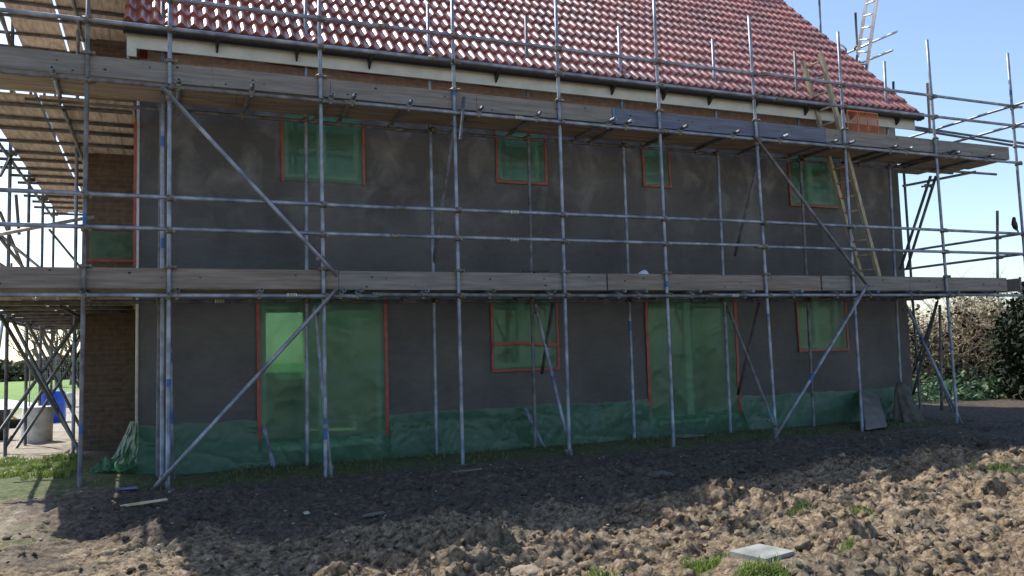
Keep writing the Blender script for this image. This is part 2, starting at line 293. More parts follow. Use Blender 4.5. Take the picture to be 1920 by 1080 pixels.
# ------------------------------------------------------------------ noise
def h2(i, j, s=0):
    i = i.astype(np.int64); j = j.astype(np.int64); x = (i*374761393+j*668265263+s*1442695041) & 0xffffffff
    x = ((x ^ (x >> 13))*1274126177) & 0xffffffff; x = x ^ (x >> 16); x = (x*2246822519) & 0xffffffff; x ^= x >> 15; return x/4294967295.
def vn(x, y, s=0):
    i = np.floor(x); j = np.floor(y); u = x-i; v = y-j; u = u*u*u*(u*(u*6-15)+10); v = v*v*v*(v*(v*6-15)+10)
    return (h2(i, j, s)*(1-u)+h2(i+1, j, s)*u)*(1-v)+(h2(i, j+1, s)*(1-u)+h2(i+1, j+1, s)*u)*v
def fbm(x, y, s=0, o=5, g=.5):
    r = 0; a = 1; t = 0
    for k in range(o): r = r+a*vn(x*2**k+k*17.3, y*2**k+k*9.1, s+k); t += a; a *= g
    return r/t
def clods(x, y, size, s):          # rounded lumps of random height
    x = x/size; y = y/size; i = np.floor(x); j = np.floor(y); best = np.zeros_like(x)
    for di in (-1, 0, 1):
        for dj in (-1, 0, 1):
            ci, cj = i+di, j+dj; px = ci+h2(ci, cj, s); py = cj+h2(ci, cj, s+1); rr = .35+.5*h2(ci, cj, s+2)
            an = h2(ci, cj, s+3)*6.3; dx = x-px; dy = y-py; c, sn = np.cos(an), np.sin(an); e = .6+.7*h2(ci, cj, s+4)
            d = np.sqrt((dx*c+dy*sn)**2/e+(dy*c-dx*sn)**2*e)/rr
            best = np.maximum(best, np.sqrt(np.clip(1-d*d, 0, 1))*rr*(.3+.7*h2(ci, cj, s+5)))
    return best*size
def sst(a, b, x): t = np.clip((x-a)/(b-a), 0, 1); return t*t*(3-2*t)
def base(X, Y):
    X = np.asarray(X, float); Y = np.asarray(Y, float)
    z = .06+.10*sst(9.2, 11, Y)+.13*sst(.4, -1.2, X)*sst(8.5, 10, Y)-.12*sst(14, 30, Y)
    z = z-.05*sst(9, 7, Y)
    heap = sst(1.0, 4.5, X+.5*(6-Y))*sst(8.4, 6.3, Y)
    z = z-.05*sst(.5, 3, X)*sst(8.6, 7, Y)+heap*(.045+.17*sst(3, 8, X))*(.55+.9*fbm(X*.7, Y*.9, 90, 3))
    z = z-.10*sst(6, 3, Y)*sst(9, 3, X)
    return z
def rough_amp(X, Y):
    a = .66+.36*sst(8.8, 6.6, Y)*sst(-1.2, 1.6, X+.3*(6.5-Y)); a = a*(1-.9*sst(9.5, 10.4, Y)); a = a*(1-.5*sst(-.2, -1.6, X))
    return a
BIG = [(PZ(px, py, .14)[:2], h_, r_) for px, py, h_, r_ in ((1722, 880, .20, .26), (1500, 915, .15, .2), (1345, 935, .15, .2), (1075, 962, .10, .16), (925, 1000, .13, .17), (1640, 905, .13, .22), (1845, 925, .14, .22), (1290, 1000, .10, .16), (1600, 985, .13, .2), (1750, 1010, .12, .2), (1180, 1030, .10, .14), (850, 1052, .10, .13), (1480, 1000, .09, .13), (1620, 1060, .12, .12), (600, 1058, .08, .12))]
def height(X, Y):
    a = rough_amp(X, Y); wx = X+.08*fbm(X*5, Y*5, 50, 3); wy = Y+.08*fbm(X*5+9, Y*5, 55, 3)
    c = clods(wx, wy, .75, 11)*.40+clods(wx, wy, .30, 21)*.42+clods(wx, wy, .12, 31)*.35+clods(X, Y, .05, 41)*.4
    c = c*(.2+1.5*fbm(X*1.1, Y*1.1, 77, 3)**1.3)
    r = (1-np.abs(2*fbm(X*3.5, Y*3.5, 60, 6, .6)-1))**2
    c = c*(.55+.9*fbm(X*16, Y*16, 71, 3, .6)); f2 = np.abs(2*fbm(X*13, Y*13, 72, 4, .62)-1); f3 = np.abs(2*fbm(X*27+5, Y*27, 73, 3, .65)-1); f4 = np.abs(2*fbm(wx*5+5, wy*5, 75, 3, .5)-1)
    z = base(X, Y)+a*(.62*c-.03+.06*(r-.6)+.05*(fbm(X*7, Y*7, 70, 5, .6)-.5)+.050*(f2-.25)+.034*(f3-.25)+.045*(f4-.3))
    for (bx, by), h_, r_ in BIG:
        mk = (np.abs(X-bx) < .5) & (np.abs(Y-by) < .45)
        if not mk.any(): continue
        x_, y_ = X[mk], Y[mk]; d = np.hypot(x_-bx+.10*(fbm(x_*4, y_*4, 400, 4)-.5)*2, (y_-by)*1.25+.12*(fbm(x_*4+7, y_*4, 401, 4)-.5)*2)/r_
        z[mk] = z[mk]+.7*h_*np.clip(1-d**2.2, 0, 1)**.6*(.7+.7*fbm(x_*9, y_*9, 402, 4))
    k = np.exp(-(((X-3.70)/.33)**4+((Y-4.60)/.27)**4)); z = z*(1-k)+(.108+.02*(f2-.3))*k
    return z
def axis(segs):
    out = [segs[0][0]]
    for a, b, st, g in segs:
        x = a; d = st
        while x < b-1e-6: x = min(b, x+d); d *= g; out.append(x)
    return np.array(out)
xs = axis([(-2.2, 11, .026, 1), (11, 20, .08, 1.02), (20, 500, .6, 1.15)])
xl = -axis([(2.2, 6, .08, 1.01), (6, 400, .3, 1.13)])[::-1]
xs = np.concatenate([xl[:-1], xs])
ys = axis([(3.3, 8.6, .021, 1), (8.6, 12, .035, 1.0), (12, 30, .12, 1.02), (30, 900, .6, 1.12)])
yl = np.array([-60, -30, -15, -8, -4, -2, 0, 1.2, 2, 2.5, 2.8, 3.0, 3.15]); ys = np.concatenate([yl, ys])
GX, GY = np.meshgrid(xs, ys); GZ = height(GX, GY)
far = sst(12, 14, GY)+sst(13, 16, GX)+sst(-3, -5, GX)+sst(3.1, 2, GY); far = np.clip(far, 0, 1)
GZ = GZ*(1-far)+(base(GX, GY)+.05*(fbm(GX*2, GY*2, 5, 4)-.5)*sst(60, 30, GY))*far
inside = (GX > -1.0) & (GX < 12.7) & (GY > 14) & (GY < 17.2); GZ = np.where(inside, np.minimum(GZ, .1), GZ)
def gmask(X, Y):
    g = .95*sst(-.55, -1.1, X+.25*(fbm(X*2, Y*2, 3, 3)-.5))*sst(9.3, 10.2, Y)*sst(13.6, 12.6, Y)
    g = np.maximum(g, .55*sst(9.6, 10.4, Y)*sst(12, 11.2, Y)*sst(13, 12, X))
    g = np.maximum(g, .45*sst(-.3, -1., X)*sst(7.6, 8.2, Y)*sst(9.4, 8.8, Y))
    for (gx, gy, r) in ((3.42, 4.85, .16), (3.45, 4.35, .16), (2.75, 5.1, .12), (7.6, 5.9, .35), (4.9, 5.6, .12), (5.4, 5.4, .12), (4.4, 4.55, .1)):
        g = np.maximum(g, .75*np.exp(-((X-gx)**2+(Y-gy)**2)/r**2))
    return g
GM = gmask(GX, GY)
fld = sst(-3.0, -4.2, GX+.02*GY)*sst(26, 30, GY)+sst(60, 70, GY)+sst(22, 25, GX)*sst(30, 40, GY); fld = np.clip(fld, 0, 1)
pale = np.clip(sst(13.2, 14, GY)*(1-fld)*sst(14, 12, GX)+.55*sst(-.9, -1.5, GX)*sst(9.6, 9.2, GY)*sst(8.0, 8.8, GY), 0, 1)*(.5+.5*fbm(GX*1.5, GY*1.5, 8, 4))
def soil_shade(X, Y): return sst(.42, .58, .5*sst(6.3, 8.6, Y+.9*(fbm(X*.8, Y*.8, 140, 4)-.5))+.5*fbm(X*2, Y*2, 141, 4))*sst(-1.4, -.4, X+.8*(fbm(X*2, Y*2, 9, 3)-.5))*.85*np.where(X > 12, 1.15, 1)  # shade painted into the soil towards the house, noisy edge, stronger at far right
ny, nx = GX.shape; idx = np.arange(ny*nx).reshape(ny, nx)
F = np.stack([idx[:-1, :-1], idx[:-1, 1:], idx[1:, 1:], idx[1:, :-1]], -1).reshape(-1, 4)
jit_ = (1-far)*rough_amp(GX, GY)*.05; JX = jit_*(fbm(GX*9, GY*9+GZ*14, 301, 4, .6)-.5)*2; JY = jit_*(fbm(GX*9+40, GY*9+GZ*14, 305, 4, .6)-.5)*2
g = bigmesh('ground', np.stack([GX+JX, GY+JY, GZ], -1).reshape(-1, 3), F, M['soil'], {'grass': GM, 'pale': pale, 'field': fld, 'soil_shade': soil_shade(GX, GY)}); tag(g, kind='structure')
def gz(x, y): return float(height(np.array([x]), np.array([y]))[0]) if (y < 12 and -3 < x < 13) else float(base(x, y))
# ------------------------------------------------------------------ house
house = thing('house', 'house in grey render with glossy red tiled roof standing behind the scaffolding', 'house')
XL, XR, YW, YB = -.27, 12.80, 11.40, 17.3
openings = [(1.22, 2.85, .33, 2.42, 'patio_door'), (4.52, 5.50, 1.32, 2.42, 'window'), (7.17, 8.82, .33, 2.42, 'patio_door'), (10.22, 11.24, 1.46, 2.42, 'window'),
            (1.53, 2.58, 4.0, 4.92, 'window'), (4.68, 5.40, 4.14, 4.92, 'window'), (7.22, 7.66, 4.2, 4.92, 'window'), (10.22, 11.32, 4.02, 4.92, 'window')]
def walls(m, x0, x1, z0, z1, y0, y1, ops):
    cx = sorted({x0, x1}|{v for o in ops for v in o[:2]}); cz = sorted({z0, z1}|{v for o in ops for v in o[2:4]})
    for a, b in zip(cx, cx[1:]):
        for c, d in zip(cz, cz[1:]):
            if not any(o[0] <= (a+b)/2 <= o[1] and o[2] <= (c+d)/2 <= o[3] for o in ops): m.add([(a, y0, c), (b, y0, c), (b, y0, d), (a, y0, d)], [(0, 1, 2, 3)])
            if not any(o[0] <= (a+b)/2 <= o[1] and o[2] <= (c+d)/2 <= o[3] for o in ops): m.add([(a, y1, c), (b, y1, c), (b, y1, d), (a, y1, d)], [(3, 2, 1, 0)])
    for a, b, c, d in [o[:4] for o in ops]:
        m.add([(a, y0, c), (b, y0, c), (b, y0, d), (a, y0, d), (a, y1, c), (b, y1, c), (b, y1, d), (a, y1, d)], [(0, 4, 5, 1), (1, 5, 6, 2), (2, 6, 7, 3), (3, 7, 4, 0)])
m = MB(); walls(m, XL, XR, -.1, 5.06, YW, YW+.3, openings)
# returns and gable ends
for x in (XL, XR):
    yb = 13.8 if x == XL else YB
    m.add([(x, YW, -.1), (x, yb, -.1), (x, yb, 5.6), (x, YW, 5.6)], [(0, 3, 2, 1) if x == XL else (0, 1, 2, 3)])
m.add([(XR, YW, 5.6), (XR, YB, 5.6), (XR, 14.36, 9.05)], [(0, 1, 2)])
m.add([(XL, YW, 5.6), (XL, YB, 5.6), (XL, 14.36, 9.05)], [(0, 2, 1)])
m.build('rendered_wall', M['render'], house)
m = MB(); m.box((XL+.002, YW+.012, 5.062), (XR-.002, YW+.3, 5.75)); m.build('brick_band', M['brickband'], house)
rb = MB(); ro = [P(492, 592, 0)]  # rear wall with the window whose light shows through the left door sheet
q0 = RW@cv(497, 690); q1 = RW@cv(548, 585); qa = CAM+q0*(YB/q0[1]); qb = CAM+q1*(YB/q1[1])
walls(rb, XL, XR, -.1, 5.6, YB, YB+.3, [(qa[0]-.05, qb[0]+.25, qa[2]-.1, qb[2], '')]); rb.build('rear_wall', M['interior'], house)
m = MB(); U, V = np.meshgrid(np.linspace(qa[0]-.3, qb[0]+.5, 30), np.linspace(qa[2]-.3, qb[2]+.2, 30)); m.grid(np.stack([U, YB-.06-.1*fbm(U*3, V*3, 4, 3), V], -1)); m.build('rear_window_sheet', M['sheet'], house)
m = MB(); m.box((XL+.3, YW+.31, .16), (XR-.3, YB-.01, .2)); m.box((XL+.3, YW+.31, 2.6), (XR-.3, YB-.01, 2.8)); m.box((XL+.3, YW+.31, 5.2), (XR-.3, YB-.01, 5.3))
for x in (3.4, 6.3, 9.4): m.box((x, YW+.31, .2), (x+.1, YB-.01, 2.6)); m.box((x, YW+.31, 2.8), (x+.1, YB-.01, 5.2))
m.build('interior_floor', M['interior'], house)
m = MB(); m.tube([(XL-.005, YW-.008, .8), (XL-.005, YW-.008, 5.06)], .018, 8); m.build('corner_bead', M['bead'], house)
m = MB(); m.box((-1.05, 13.8, -.1), (XL+.1, 19.4, 7.3)); m.box((XL+.1, 15.0, 5.6), (3., 19.4, 7.3)); m.build('brick_wing', M['brick'], house)
m = MB(); m.box((XL-.13, 10.99, 5.425), (XR+.05, 11.02, 5.66)); m.box((XL-.13, 11.02, 5.66), (XR+.05, YW-.002, 5.67)); m.box((XL-.13, 11.02, 5.30), (XL-.11, YW+.1, 5.66)); m.box((XL-.13, 10.992, 5.32), (XL-.02, 11.018, 5.425)); m.build('fascia', M['fascia'], house)
gt = MB(); n = 10; A = []
for x in (XL-.16, XR+.11): A.append([(x, 10.91-.075*math.cos(math.pi*k/n), 5.705-.13*math.sin(math.pi*k/n)) for k in range(n+1)])
gt.grid(A); A2 = [[(x, 10.91-.07*math.cos(math.pi*k/n), 5.707-.12*math.sin(math.pi*k/n)) for k in range(n+1)] for x in (XL-.16, XR+.11)]; gt.grid(A2[::-1])
for x in (XL-.16, XR+.11): gt.box((x-.01, 10.83, 5.59), (x+.01, 10.99, 5.705))
gutter = gt.build('gutter', M['black'], house)
m = MB(); m.add([(0, 10.83, 5.62), (0, 10.99, 5.62), (0, 10.99, 5.50)], []); 
for px in (408, 558, 695, 933, 1153, 1249, 1335, 1420, 1515, 1600, 1685):
    x = P(px, 120 if px < 1000 else 200, 10.9)[0]; b = MB()
    vs = [(x-.03, 10.84, 5.63), (x-.03, 10.985, 5.63), (x-.03, 10.985, 5.47), (x-.03, 10.93, 5.50), (x+.03, 10.84, 5.63), (x+.03, 10.985, 5.63), (x+.03, 10.985, 5.47), (x+.03, 10.93, 5.50)]
    vs = [((p[0]-x)*(1 if p[2] > 5.6 else .3)+x, p[1], p[2]) for p in vs]; b.add(vs, [(0, 1, 2, 3), (7, 6, 5, 4), (0, 3, 7, 4), (3, 2, 6, 7), (2, 1, 5, 6)]); b.build('gutter_bracket', M['black'], gutter)
# roof tiles
E0 = np.array([10.93, 5.72]); R0 = np.array([14.36, 9.30]); sd2 = (R0-E0)/np.linalg.norm(R0-E0); nn = np.array([-sd2[1], sd2[0]]); SLN = np.linalg.norm(R0-E0)
roll = .151; seg = 10; nroll = int(round((XR+.05-(XL-.16))/roll)); ncourse = 15; gauge = SLN/ncourse
xr = np.linspace(XL-.16, XL-.16+nroll*roll, nroll*seg+1); ph = ((xr-xr[0])/roll) % 1
prof = np.where(ph < .62, np.sin(np.pi*ph/.62)*.046, -.016*np.sin(np.pi*(ph-.62)/.38))
Vs = []; Fs = []; Ts = []; off = 0; nxr = len(xr)
for c in range(ncourse):
    s0 = c*gauge-(.0 if c else .03); s1 = (c+1)*gauge+.05; tn = RNG.random(nroll+2)
    tint = np.repeat(tn[(np.arange(nxr)//(seg*2)).astype(int)], 1); jit = (tn[(np.arange(nxr)//(seg*2))+1]-.5)*.006
    rows = [(s0+.004, -.02, 0), (s0, .048, 1), (s0, .048, 1), (s0+.006, .051, 1), (s0+gauge*.5, .028, 1), (s1, .004, 1)]
    for s_, hn, kk in rows:
        hh = prof*(1 if kk else .9)+hn+jit; Vs.append(np.stack([xr, E0[0]+sd2[0]*s_+nn[0]*hh, E0[1]+sd2[1]*s_+nn[1]*hh], -1)); Ts.append(tint)
    for a in range(len(rows)-1):
        if a == 1: continue
        i = off+a*nxr+np.arange(nxr-1); Fs.append(np.stack([i, i+1, i+1+nxr, i+nxr], -1))
    off += len(rows)*nxr
bigmesh('roof_tiles', np.concatenate(Vs), np.concatenate(Fs), M['tile'], {'tint': np.concatenate(Ts)}, parent=house)
m = MB(); xa, xb = XL-.14, xr[-1]-.02
m.add([(xa, 10.95, 5.70), (xb, 10.95, 5.70), (xb, 14.36, 9.27), (xa, 14.36, 9.27), (xa, 17.8, 5.70), (xb, 17.8, 5.70)], [(0, 1, 2, 3), (3, 2, 5, 4)]); m.add([(xa, 10.99, 5.66), (xb, 10.99, 5.66), (xb, 14.36, 9.18), (xa, 14.36, 9.18), (xa, 17.8, 5.62), (xb, 17.8, 5.62)], [(3, 2, 1, 0), (4, 5, 2, 3)])
m.add([(xb, 10.95, 5.70), (xb, 14.36, 9.27), (xb, 14.36, 9.18), (xb, 10.99, 5.66)], [(0, 1, 2, 3)]); m.add([(xa, 10.95, 5.70), (xa, 14.36, 9.27), (xa, 14.36, 9.18), (xa, 10.99, 5.66)], [(3, 2, 1, 0)])
m.build('roof_underlay', M['black'], house)
m = MB(); k = 0; x = xa
while x < xb: m.tube([(x, 14.36, 9.26), (min(x+.44, xb+.03), 14.36, 9.27)], [.125, .118], 12); x += .43
m.build('ridge_tiles', M['tile'], house)
# windows and doors behind the sheets
for a, b, c, d, nm in openings:
    y = YW+.12; fr = MB(); t = .07
    fr.box((a, y, c), (a+t, y+.07, d)); fr.box((b-t, y, c), (b, y+.07, d)); fr.box((a+t, y, c), (b-t, y+.07, c+t)); fr.box((a+t, y, d-t), (b-t, y+.07, d))
    if b-a > .9 or nm == 'patio_door':
        mid = (a+b)/2; fr.box((mid-.06, y-.003, c+t), (mid+.06, y+.06, d-t))
    if nm == 'patio_door':
        for l, r in ((a+t, (a+b)/2-.06), ((a+b)/2+.06, b-t)): fr.box((l, y+.004, c+t), (r, y+.06, c+t+.05))
    wnd = fr.build(nm, M['upvc'], house); pn = MB(); pn.box((a+.05, y+.03, c+.05), (b-.05, y+.04, d-.05)); pn.build('pane', M['glass'], wnd)
# ------------------------------------------------------------------ plastic sheets
def wrinkle(U, V, s, amp):
    a = 0
    for k in range(4):
        an = random.uniform(.2, 2.9); f = random.uniform(.5, 1.9); q = (U*math.cos(an)+V*math.sin(an))*f
        q = q+.7*fbm(U*2+k, V*2, s+k, 3); a = a+(1-np.abs(2*(q % 1)-1))**5*random.uniform(.3, 1)*vn(U*1.7+k*3, V*1.7, s+30+k)
    return a*amp+amp*1.2*(fbm(U*2.2, V*2.2, s+9, 4)-.5)
SHG = 'green plastic sheets taped over the openings'
def sheet(x0, x1, z0, z1, label, amp=.02, s=0, tapes='lrb', Y=YW-.02, tw=.036, group=SHG, edge=.015, midtape=None, top='straight'):
    r = thing('plastic_sheet', label, 'plastic sheet', group); n1 = max(20, int((x1-x0)/.03)); n2 = max(20, int((z1-z0)/.03))
    U, V = np.meshgrid(np.linspace(x0, x1, n1), np.linspace(z0, z1, n2)); bx = np.minimum(U-x0, x1-U); bz = np.minimum(V-z0, z1-V)
    k = np.clip(np.minimum(bx, bz)/.08, .15, 1); Yd = Y-wrinkle(U, V, s, amp*.8)*k
    Vz = V+edge*(fbm(U*6, V*0, s+3, 3)-.5)*(np.abs(V-z0) < .03); m = MB(); m.grid(np.stack([U, Yd, Vz], -1)); m.build('sheet', M['sheet'], r)
    for t in tapes:
        tm = MB(); n = 24; q = []
        for i in range(n+1):
            f = i/n; j = (vn(np.array([f*3.]), np.array([s*1.3+ord(t)]))[0]-.5)*.018+(vn(np.array([f*17.]), np.array([s*1.3+ord(t)]))[0]-.5)*.010
            if t in 'lr': X = x0 if t == 'l' else x1; zz = z0-.02+(z1-z0+.02)*f; q.append([(X-tw/2+j, Y-.012, zz), (X+tw/2+j, Y-.012, zz)])
            else: zc = z0; X = x0-tw/2+(x1-x0+tw)*f; q.append([(X, Y-.018, zc-tw/2+j*.7), (X, Y-.018, zc+tw/2+j*.7)])
        A = np.array(q); B = A.copy(); B[:, :, 1] += .004; tm.grid(A); tm.grid(B); tm.build('tape', M['tape'], r)
    if midtape:
        tm = MB(); tm.grid([[(x0+(x1-x0)*f, Y-.045, midtape-.025+.02*math.sin(5*f)) for f in np.linspace(0, 1, 12)], [(x0+(x1-x0)*f, Y-.045, midtape+.022+.02*math.sin(5*f)) for f in np.linspace(0, 1, 12)]]); tm.build('tape', M['tape'], r)
    rebase(r); return r
sheet(1.50, 2.61, 3.95, 4.98, 'green plastic sheet with orange side tape over the widest upper window, leftmost upstairs', .02, 1, 'lr')
sheet(4.63, 5.45, 4.10, 4.98, 'green plastic sheet with orange tape on the second upstairs window from the left', .02, 2)
sheet(7.19, 7.69, 4.17, 4.98, 'narrowest green plastic sheet, on the slim upstairs window framed in orange tape', .012, 3)
sheet(10.18, 11.36, 3.98, 4.98, 'green plastic sheet on the upstairs window beside the wooden ladder', .025, 4)
sheet(1.18, 2.89, .42, 2.5, 'tall green plastic sheet over the left patio door with a bright glow behind it', .03, 5, 'lr', tw=.05)
sheet(4.48, 5.54, 1.28, 2.5, 'green plastic sheet crossed by a horizontal orange tape on the ground floor middle window', .03, 6, 'lrb', midtape=1.66)
sheet(7.13, 8.86, .38, 2.5, 'tall green plastic sheet over the right patio door, hanging between two orange tapes', .03, 7, 'lr', tw=.055)
sheet(10.18, 11.28, 1.42, 2.5, 'green plastic sheet on the ground floor window nearest the right end of the house', .02, 8, 'lrb')
def skirt(x0, x1, z0a, z0b, zt, label, s, amp=.05, out=.22):
    amp = amp*1.5
    n1 = int((x1-x0)/.02); n2 = 44; U, V = np.meshgrid(np.linspace(x0, x1, n1), np.linspace(0, 1, n2))
    zb = z0a+(z0b-z0a)*(U-x0)/(x1-x0); top = zt+.05*(fbm(U*3, U*0, s, 4)-.5)+.03*(fbm(U*14, U*0, s+1, 3)-.5); Z = zb+(top-zb)*V
    Yd = YW-.02-(1-V)**1.5*out-(wrinkle(U, Z*1.3, s, amp)+wrinkle(U*2.6, Z*2.2, s+5, amp*.4))*np.clip((1-V)*5, .05, 1)
    m = MB(); m.grid(np.stack([U, Yd, Z], -1)); o = m.build('plastic_sheet', M['sheet']); tag(o, label, 'plastic sheet', 'green plastic skirts along the base of the wall'); rebase(o)
skirt(-.26, 1.16, .10, .08, .76, 'low green plastic skirt at the wall base left of the left patio door', 21, .03)
skirt(1.14, 2.92, .06, .05, .52, 'low crumpled green plastic lying below the left patio door sheet', 22, .07, .3)
skirt(2.90, 7.12, .10, .10, .74, 'long wrinkled green plastic skirt at the wall base between the two patio doors', 23, .06, .26)
skirt(7.10, 8.9, .10, .12, .46, 'short green plastic skirt under the right patio door sheet', 24, .05, .26)
skirt(8.86, 12.7, .12, .14, .70, 'green plastic skirt at the wall base behind the leaning board on the right', 25, .03)
# bunched plastic at the left corner of the house
U, V = np.meshgrid(np.linspace(0, 1, 40), np.linspace(0, 1, 50)); xl_ = -.36-.34*(1-V)**1.2*1.0; A_x = xl_+(XL+.02-xl_)*U; A_z = .12+(.82-.12)*V
A_y = 11.75-.5*U-.1*(1-V)-wrinkle(U*3.2, V*2.2, 40, .12)*(1-.3*V); m = MB(); m.grid(np.stack([A_x, A_y, A_z], -1)); o = m.build('plastic_sheet', M['sheet']); tag(o, 'bunched green plastic sheet wrapped round the left corner of the house', 'plastic sheet'); rebase(o)
a, b = P(168, 433, 13.76), P(252, 490, 13.76)
sheet(a[0], b[0]+.12, b[2], a[2], 'torn green plastic sheet on the brick wing at the far left', .05, 9, 'b', Y=13.76)
m = MB(); m.grid([[(XL-.055, YW-.03, z), (XL-.02, YW-.035, z)] for z in np.linspace(2.75, 4.6, 30)]); m.grid([[(XL-.055, YW-.026, z), (XL-.02, YW-.031, z)] for z in np.linspace(2.75, 4.6, 30)]); m.build('corner_tape', M['tape'], house)
m = MB(); n = 60; q = []
for i in range(n+1):
    x = XL+.02+(5.2)*i/n; ww = -.01+.04*(vn(np.array([i*.25]), np.array([3.]))[0]); q.append([(x, YW-.004, 5.56-ww), (x, YW-.004, 5.58)])
A = np.array(q); m.grid(A); m.box((XL+.01, YW-.008, 5.44), (XL+.10, YW-.003, 5.59)); m.build('eaves_tape', M['tape'], house)
# ------------------------------------------------------------------ scaffolding
TR = .0245
def mk_coupler():
    m = MB()
    m.tube([(0, 0, -.035), (0, 0, .035)], .036, 10); m.beam((0, -.015, 0), (0, -.075, 0), .07, .06); m.tube([(-.035, -.055, 0), (.035, -.055, 0)], .036, 8)
    m.tube([(-.05, -.02, .02), (-.05, -.095, .02)], .009, 6); m.tube([(.05, .02, -.02), (.05, -.06, -.02)], .009, 6); m.tube([(.05, -.05, -.02), (.05, -.075, -.02)], .016, 6)
    return m.mesh('coupler', M['coupler'])
def mk_clip():
    m = MB(); m.tube([(-.04, 0, 0), (.04, 0, 0)], .034, 8); m.tube([(0, 0, -.01), (0, 0, -.07)], .012, 6); m.tube([(0, 0, -.055), (0, 0, -.075)], .02, 6); return m.mesh('coupler', M['coupler'])
def mk_collar():
    m = MB(); m.tube([(0, 0, -.02), (0, 0, .02)], .042, 12); m.tube([(-.06, -.01, 0), (.07, -.01, 0)], .014, 6); m.tube([(.05, -.01, 0), (.08, -.01, 0)], .022, 6); return m.mesh('collar', M['coupler'])
def mk_plate():
    m = MB(); m.box((-.075, -.075, 0), (.075, .075, .008)); m.tube([(0, 0, .008), (0, 0, .07)], .019, 8); return m.mesh('base_plate', M['coupler'])
CPL, CLP, CLR, PLT = mk_coupler(), mk_clip(), mk_collar(), mk_plate()
def inst(me, name, parent, loc, rz=0, rx=0):
    o = bpy.data.objects.new(name, me); COL.objects.link(o); o.parent = parent; o.location = loc; o.rotation_euler = (rx, 0, rz); return o
def ln(p0, p1, z):
    p0, p1 = Vector(p0), Vector(p1); return p0+(p1-p0)*((z-p0.z)/(p1.z-p0.z))
def tubeobj(name, parent, p0, p1, mm='steel', bands=0, r=TR):
    p0, p1 = Vector(p0), Vector(p1); L = (p1-p0).length; cuts = [0, 1]; bl = []
    for _ in range(bands):
        c = random.uniform(.05, .9); bl.append((c, c+random.uniform(.04, .15)/L)); cuts += list(bl[-1])
    cuts = sorted(min(c, 1) for c in cuts); pts = [p0+(p1-p0)*c for c in cuts]
    sag = Vector((random.uniform(-1, 1), random.uniform(-1, 1), random.uniform(-1, 1)))*.0006*L
    mis = [1 if any(a <= (c0+c1)/2 <= b for a, b in bl) else 0 for c0, c1 in zip(cuts, cuts[1:])]
    pts2 = []; ms2 = []
    for i in range(len(pts)-1):
        k = max(1, int((pts[i+1]-pts[i]).length/.6))
        for j in range(k): pts2.append(pts[i]+(pts[i+1]-pts[i])*(j/k)); ms2.append(mis[i])
    pts2.append(pts[-1]); n = len(pts2); pts2 = [p+sag*math.sin(math.pi*i/(n-1)) for i, p in enumerate(pts2)]
    m = MB(); m.tube(pts2, r, 14, mis=ms2, hollow=True); o = m.build(name, [M[mm], M['blue' if random.random() < .8 else 'teal']], parent); return o
def gbase(p): return Vector((p[0], p[1], gz(p[0], p[1])))
front = thing('scaffolding', 'tube and board scaffolding across the whole front of the house, two decks high', 'scaffolding')
YO, YI = 10.2, 11.07; LV = (2.29, 4.71); RL = (3.04, 3.41, 5.40, 5.76)
outer = [((166, -25), (150, 899)), ((319, -25), (315, 903)), ((598, -25), (611, 890)), ((847, -25), (868, 880)), ((1041, -25), (1068, 862)), ((1225, -25), (1263, 835)),
         ((1404, 30), (1455, 820)), ((1571, 60), (1617, 808)), ((1738, 75), (1795, 790)), ((1889, 100), (1945, 760))]
OP = []
for i, (t, b) in enumerate(outer):
    p1 = Vector(P(*t, YO)); p0 = Vector(P(*b, YO)); p0 = ln(p0, p1, gz(p0.x, p0.y)-.01); OP.append((p0, p1))
    o = tubeobj('pole', front, p0, p1, 'steel' if i else 'steel_old', bands=random.choice((1, 2, 2)))
    for z in RL+LV: q = ln(p0, p1, z); inst(CPL, 'coupler', o, q, random.uniform(-.3, .3)+(0 if z not in LV else .5))
    for z in (2.62, 5.03): inst(CLR, 'collar', o, ln(p0, p1, z), random.uniform(-.2, .3))
    inst(PLT, 'base_plate', o, p0)
inner = [((305, 3), (296, 862)), ((573, -25), (576, 866)), ((802, 8), (819, 868)), ((986, 30), (1004, 852)), ((1160, 50), (1190, 834)), ((1336, 73), (1370, 818)), ((1490, 96), (1526, 800)), ((1658, 115), (1692, 778))]
IP = []
for i, (t, b) in enumerate(inner):
    p1 = Vector(P(*t, YI)); p0 = Vector(P(*b, YI)); p0 = ln(p0, p1, gz(p0.x, p0.y)-.01); IP.append((p0, p1))
    o = tubeobj('pole', front, p0, p1, 'steel_old' if i % 3 == 0 else 'steel', bands=random.choice((0, 1, 1)))
    for z in LV: inst(CPL, 'coupler', o, ln(p0, p1, z), .4+math.pi*(i % 2))
    inst(PLT, 'base_plate', o, p0)
q0, q1 = P(307, 560, 10.62), P(304, 885, 10.62); tubeobj('pole', front, (q1[0], 10.62, gz(q1[0], 10.62)), (q0[0]-.02, 10.62, 5.05), 'steel', 2)
q0, q1 = P(870, 182, 10.12), P(862, 262, 10.12); tubeobj('pole', front, q1, q0, 'steel_old')
def rail(name, z, y, x0, x1, mm='steel', zz=0, bands=0):
    bands = 0
    cuts = [x0]; x = x0+random.uniform(3.5, 6)
    while x < x1-1.5: cuts.append(x); x += random.uniform(4.5, 6.2)
    cuts.append(x1)
    for k, (a, b) in enumerate(zip(cuts, cuts[1:])):
        dy = 0; j = random.uniform(-.012, .012)
        o = tubeobj(name, front, (a, y, z+j), (b, y, z+random.uniform(-.012, .012)), mm if random.random() < .8 else 'steel_old', bands=bands)
        if k: m = MB(); m.tube([(a-.07, y, z+j), (a+.07, y, z+j)], .031, 10); m.build('sleeve_coupler', M['coupler'], o)
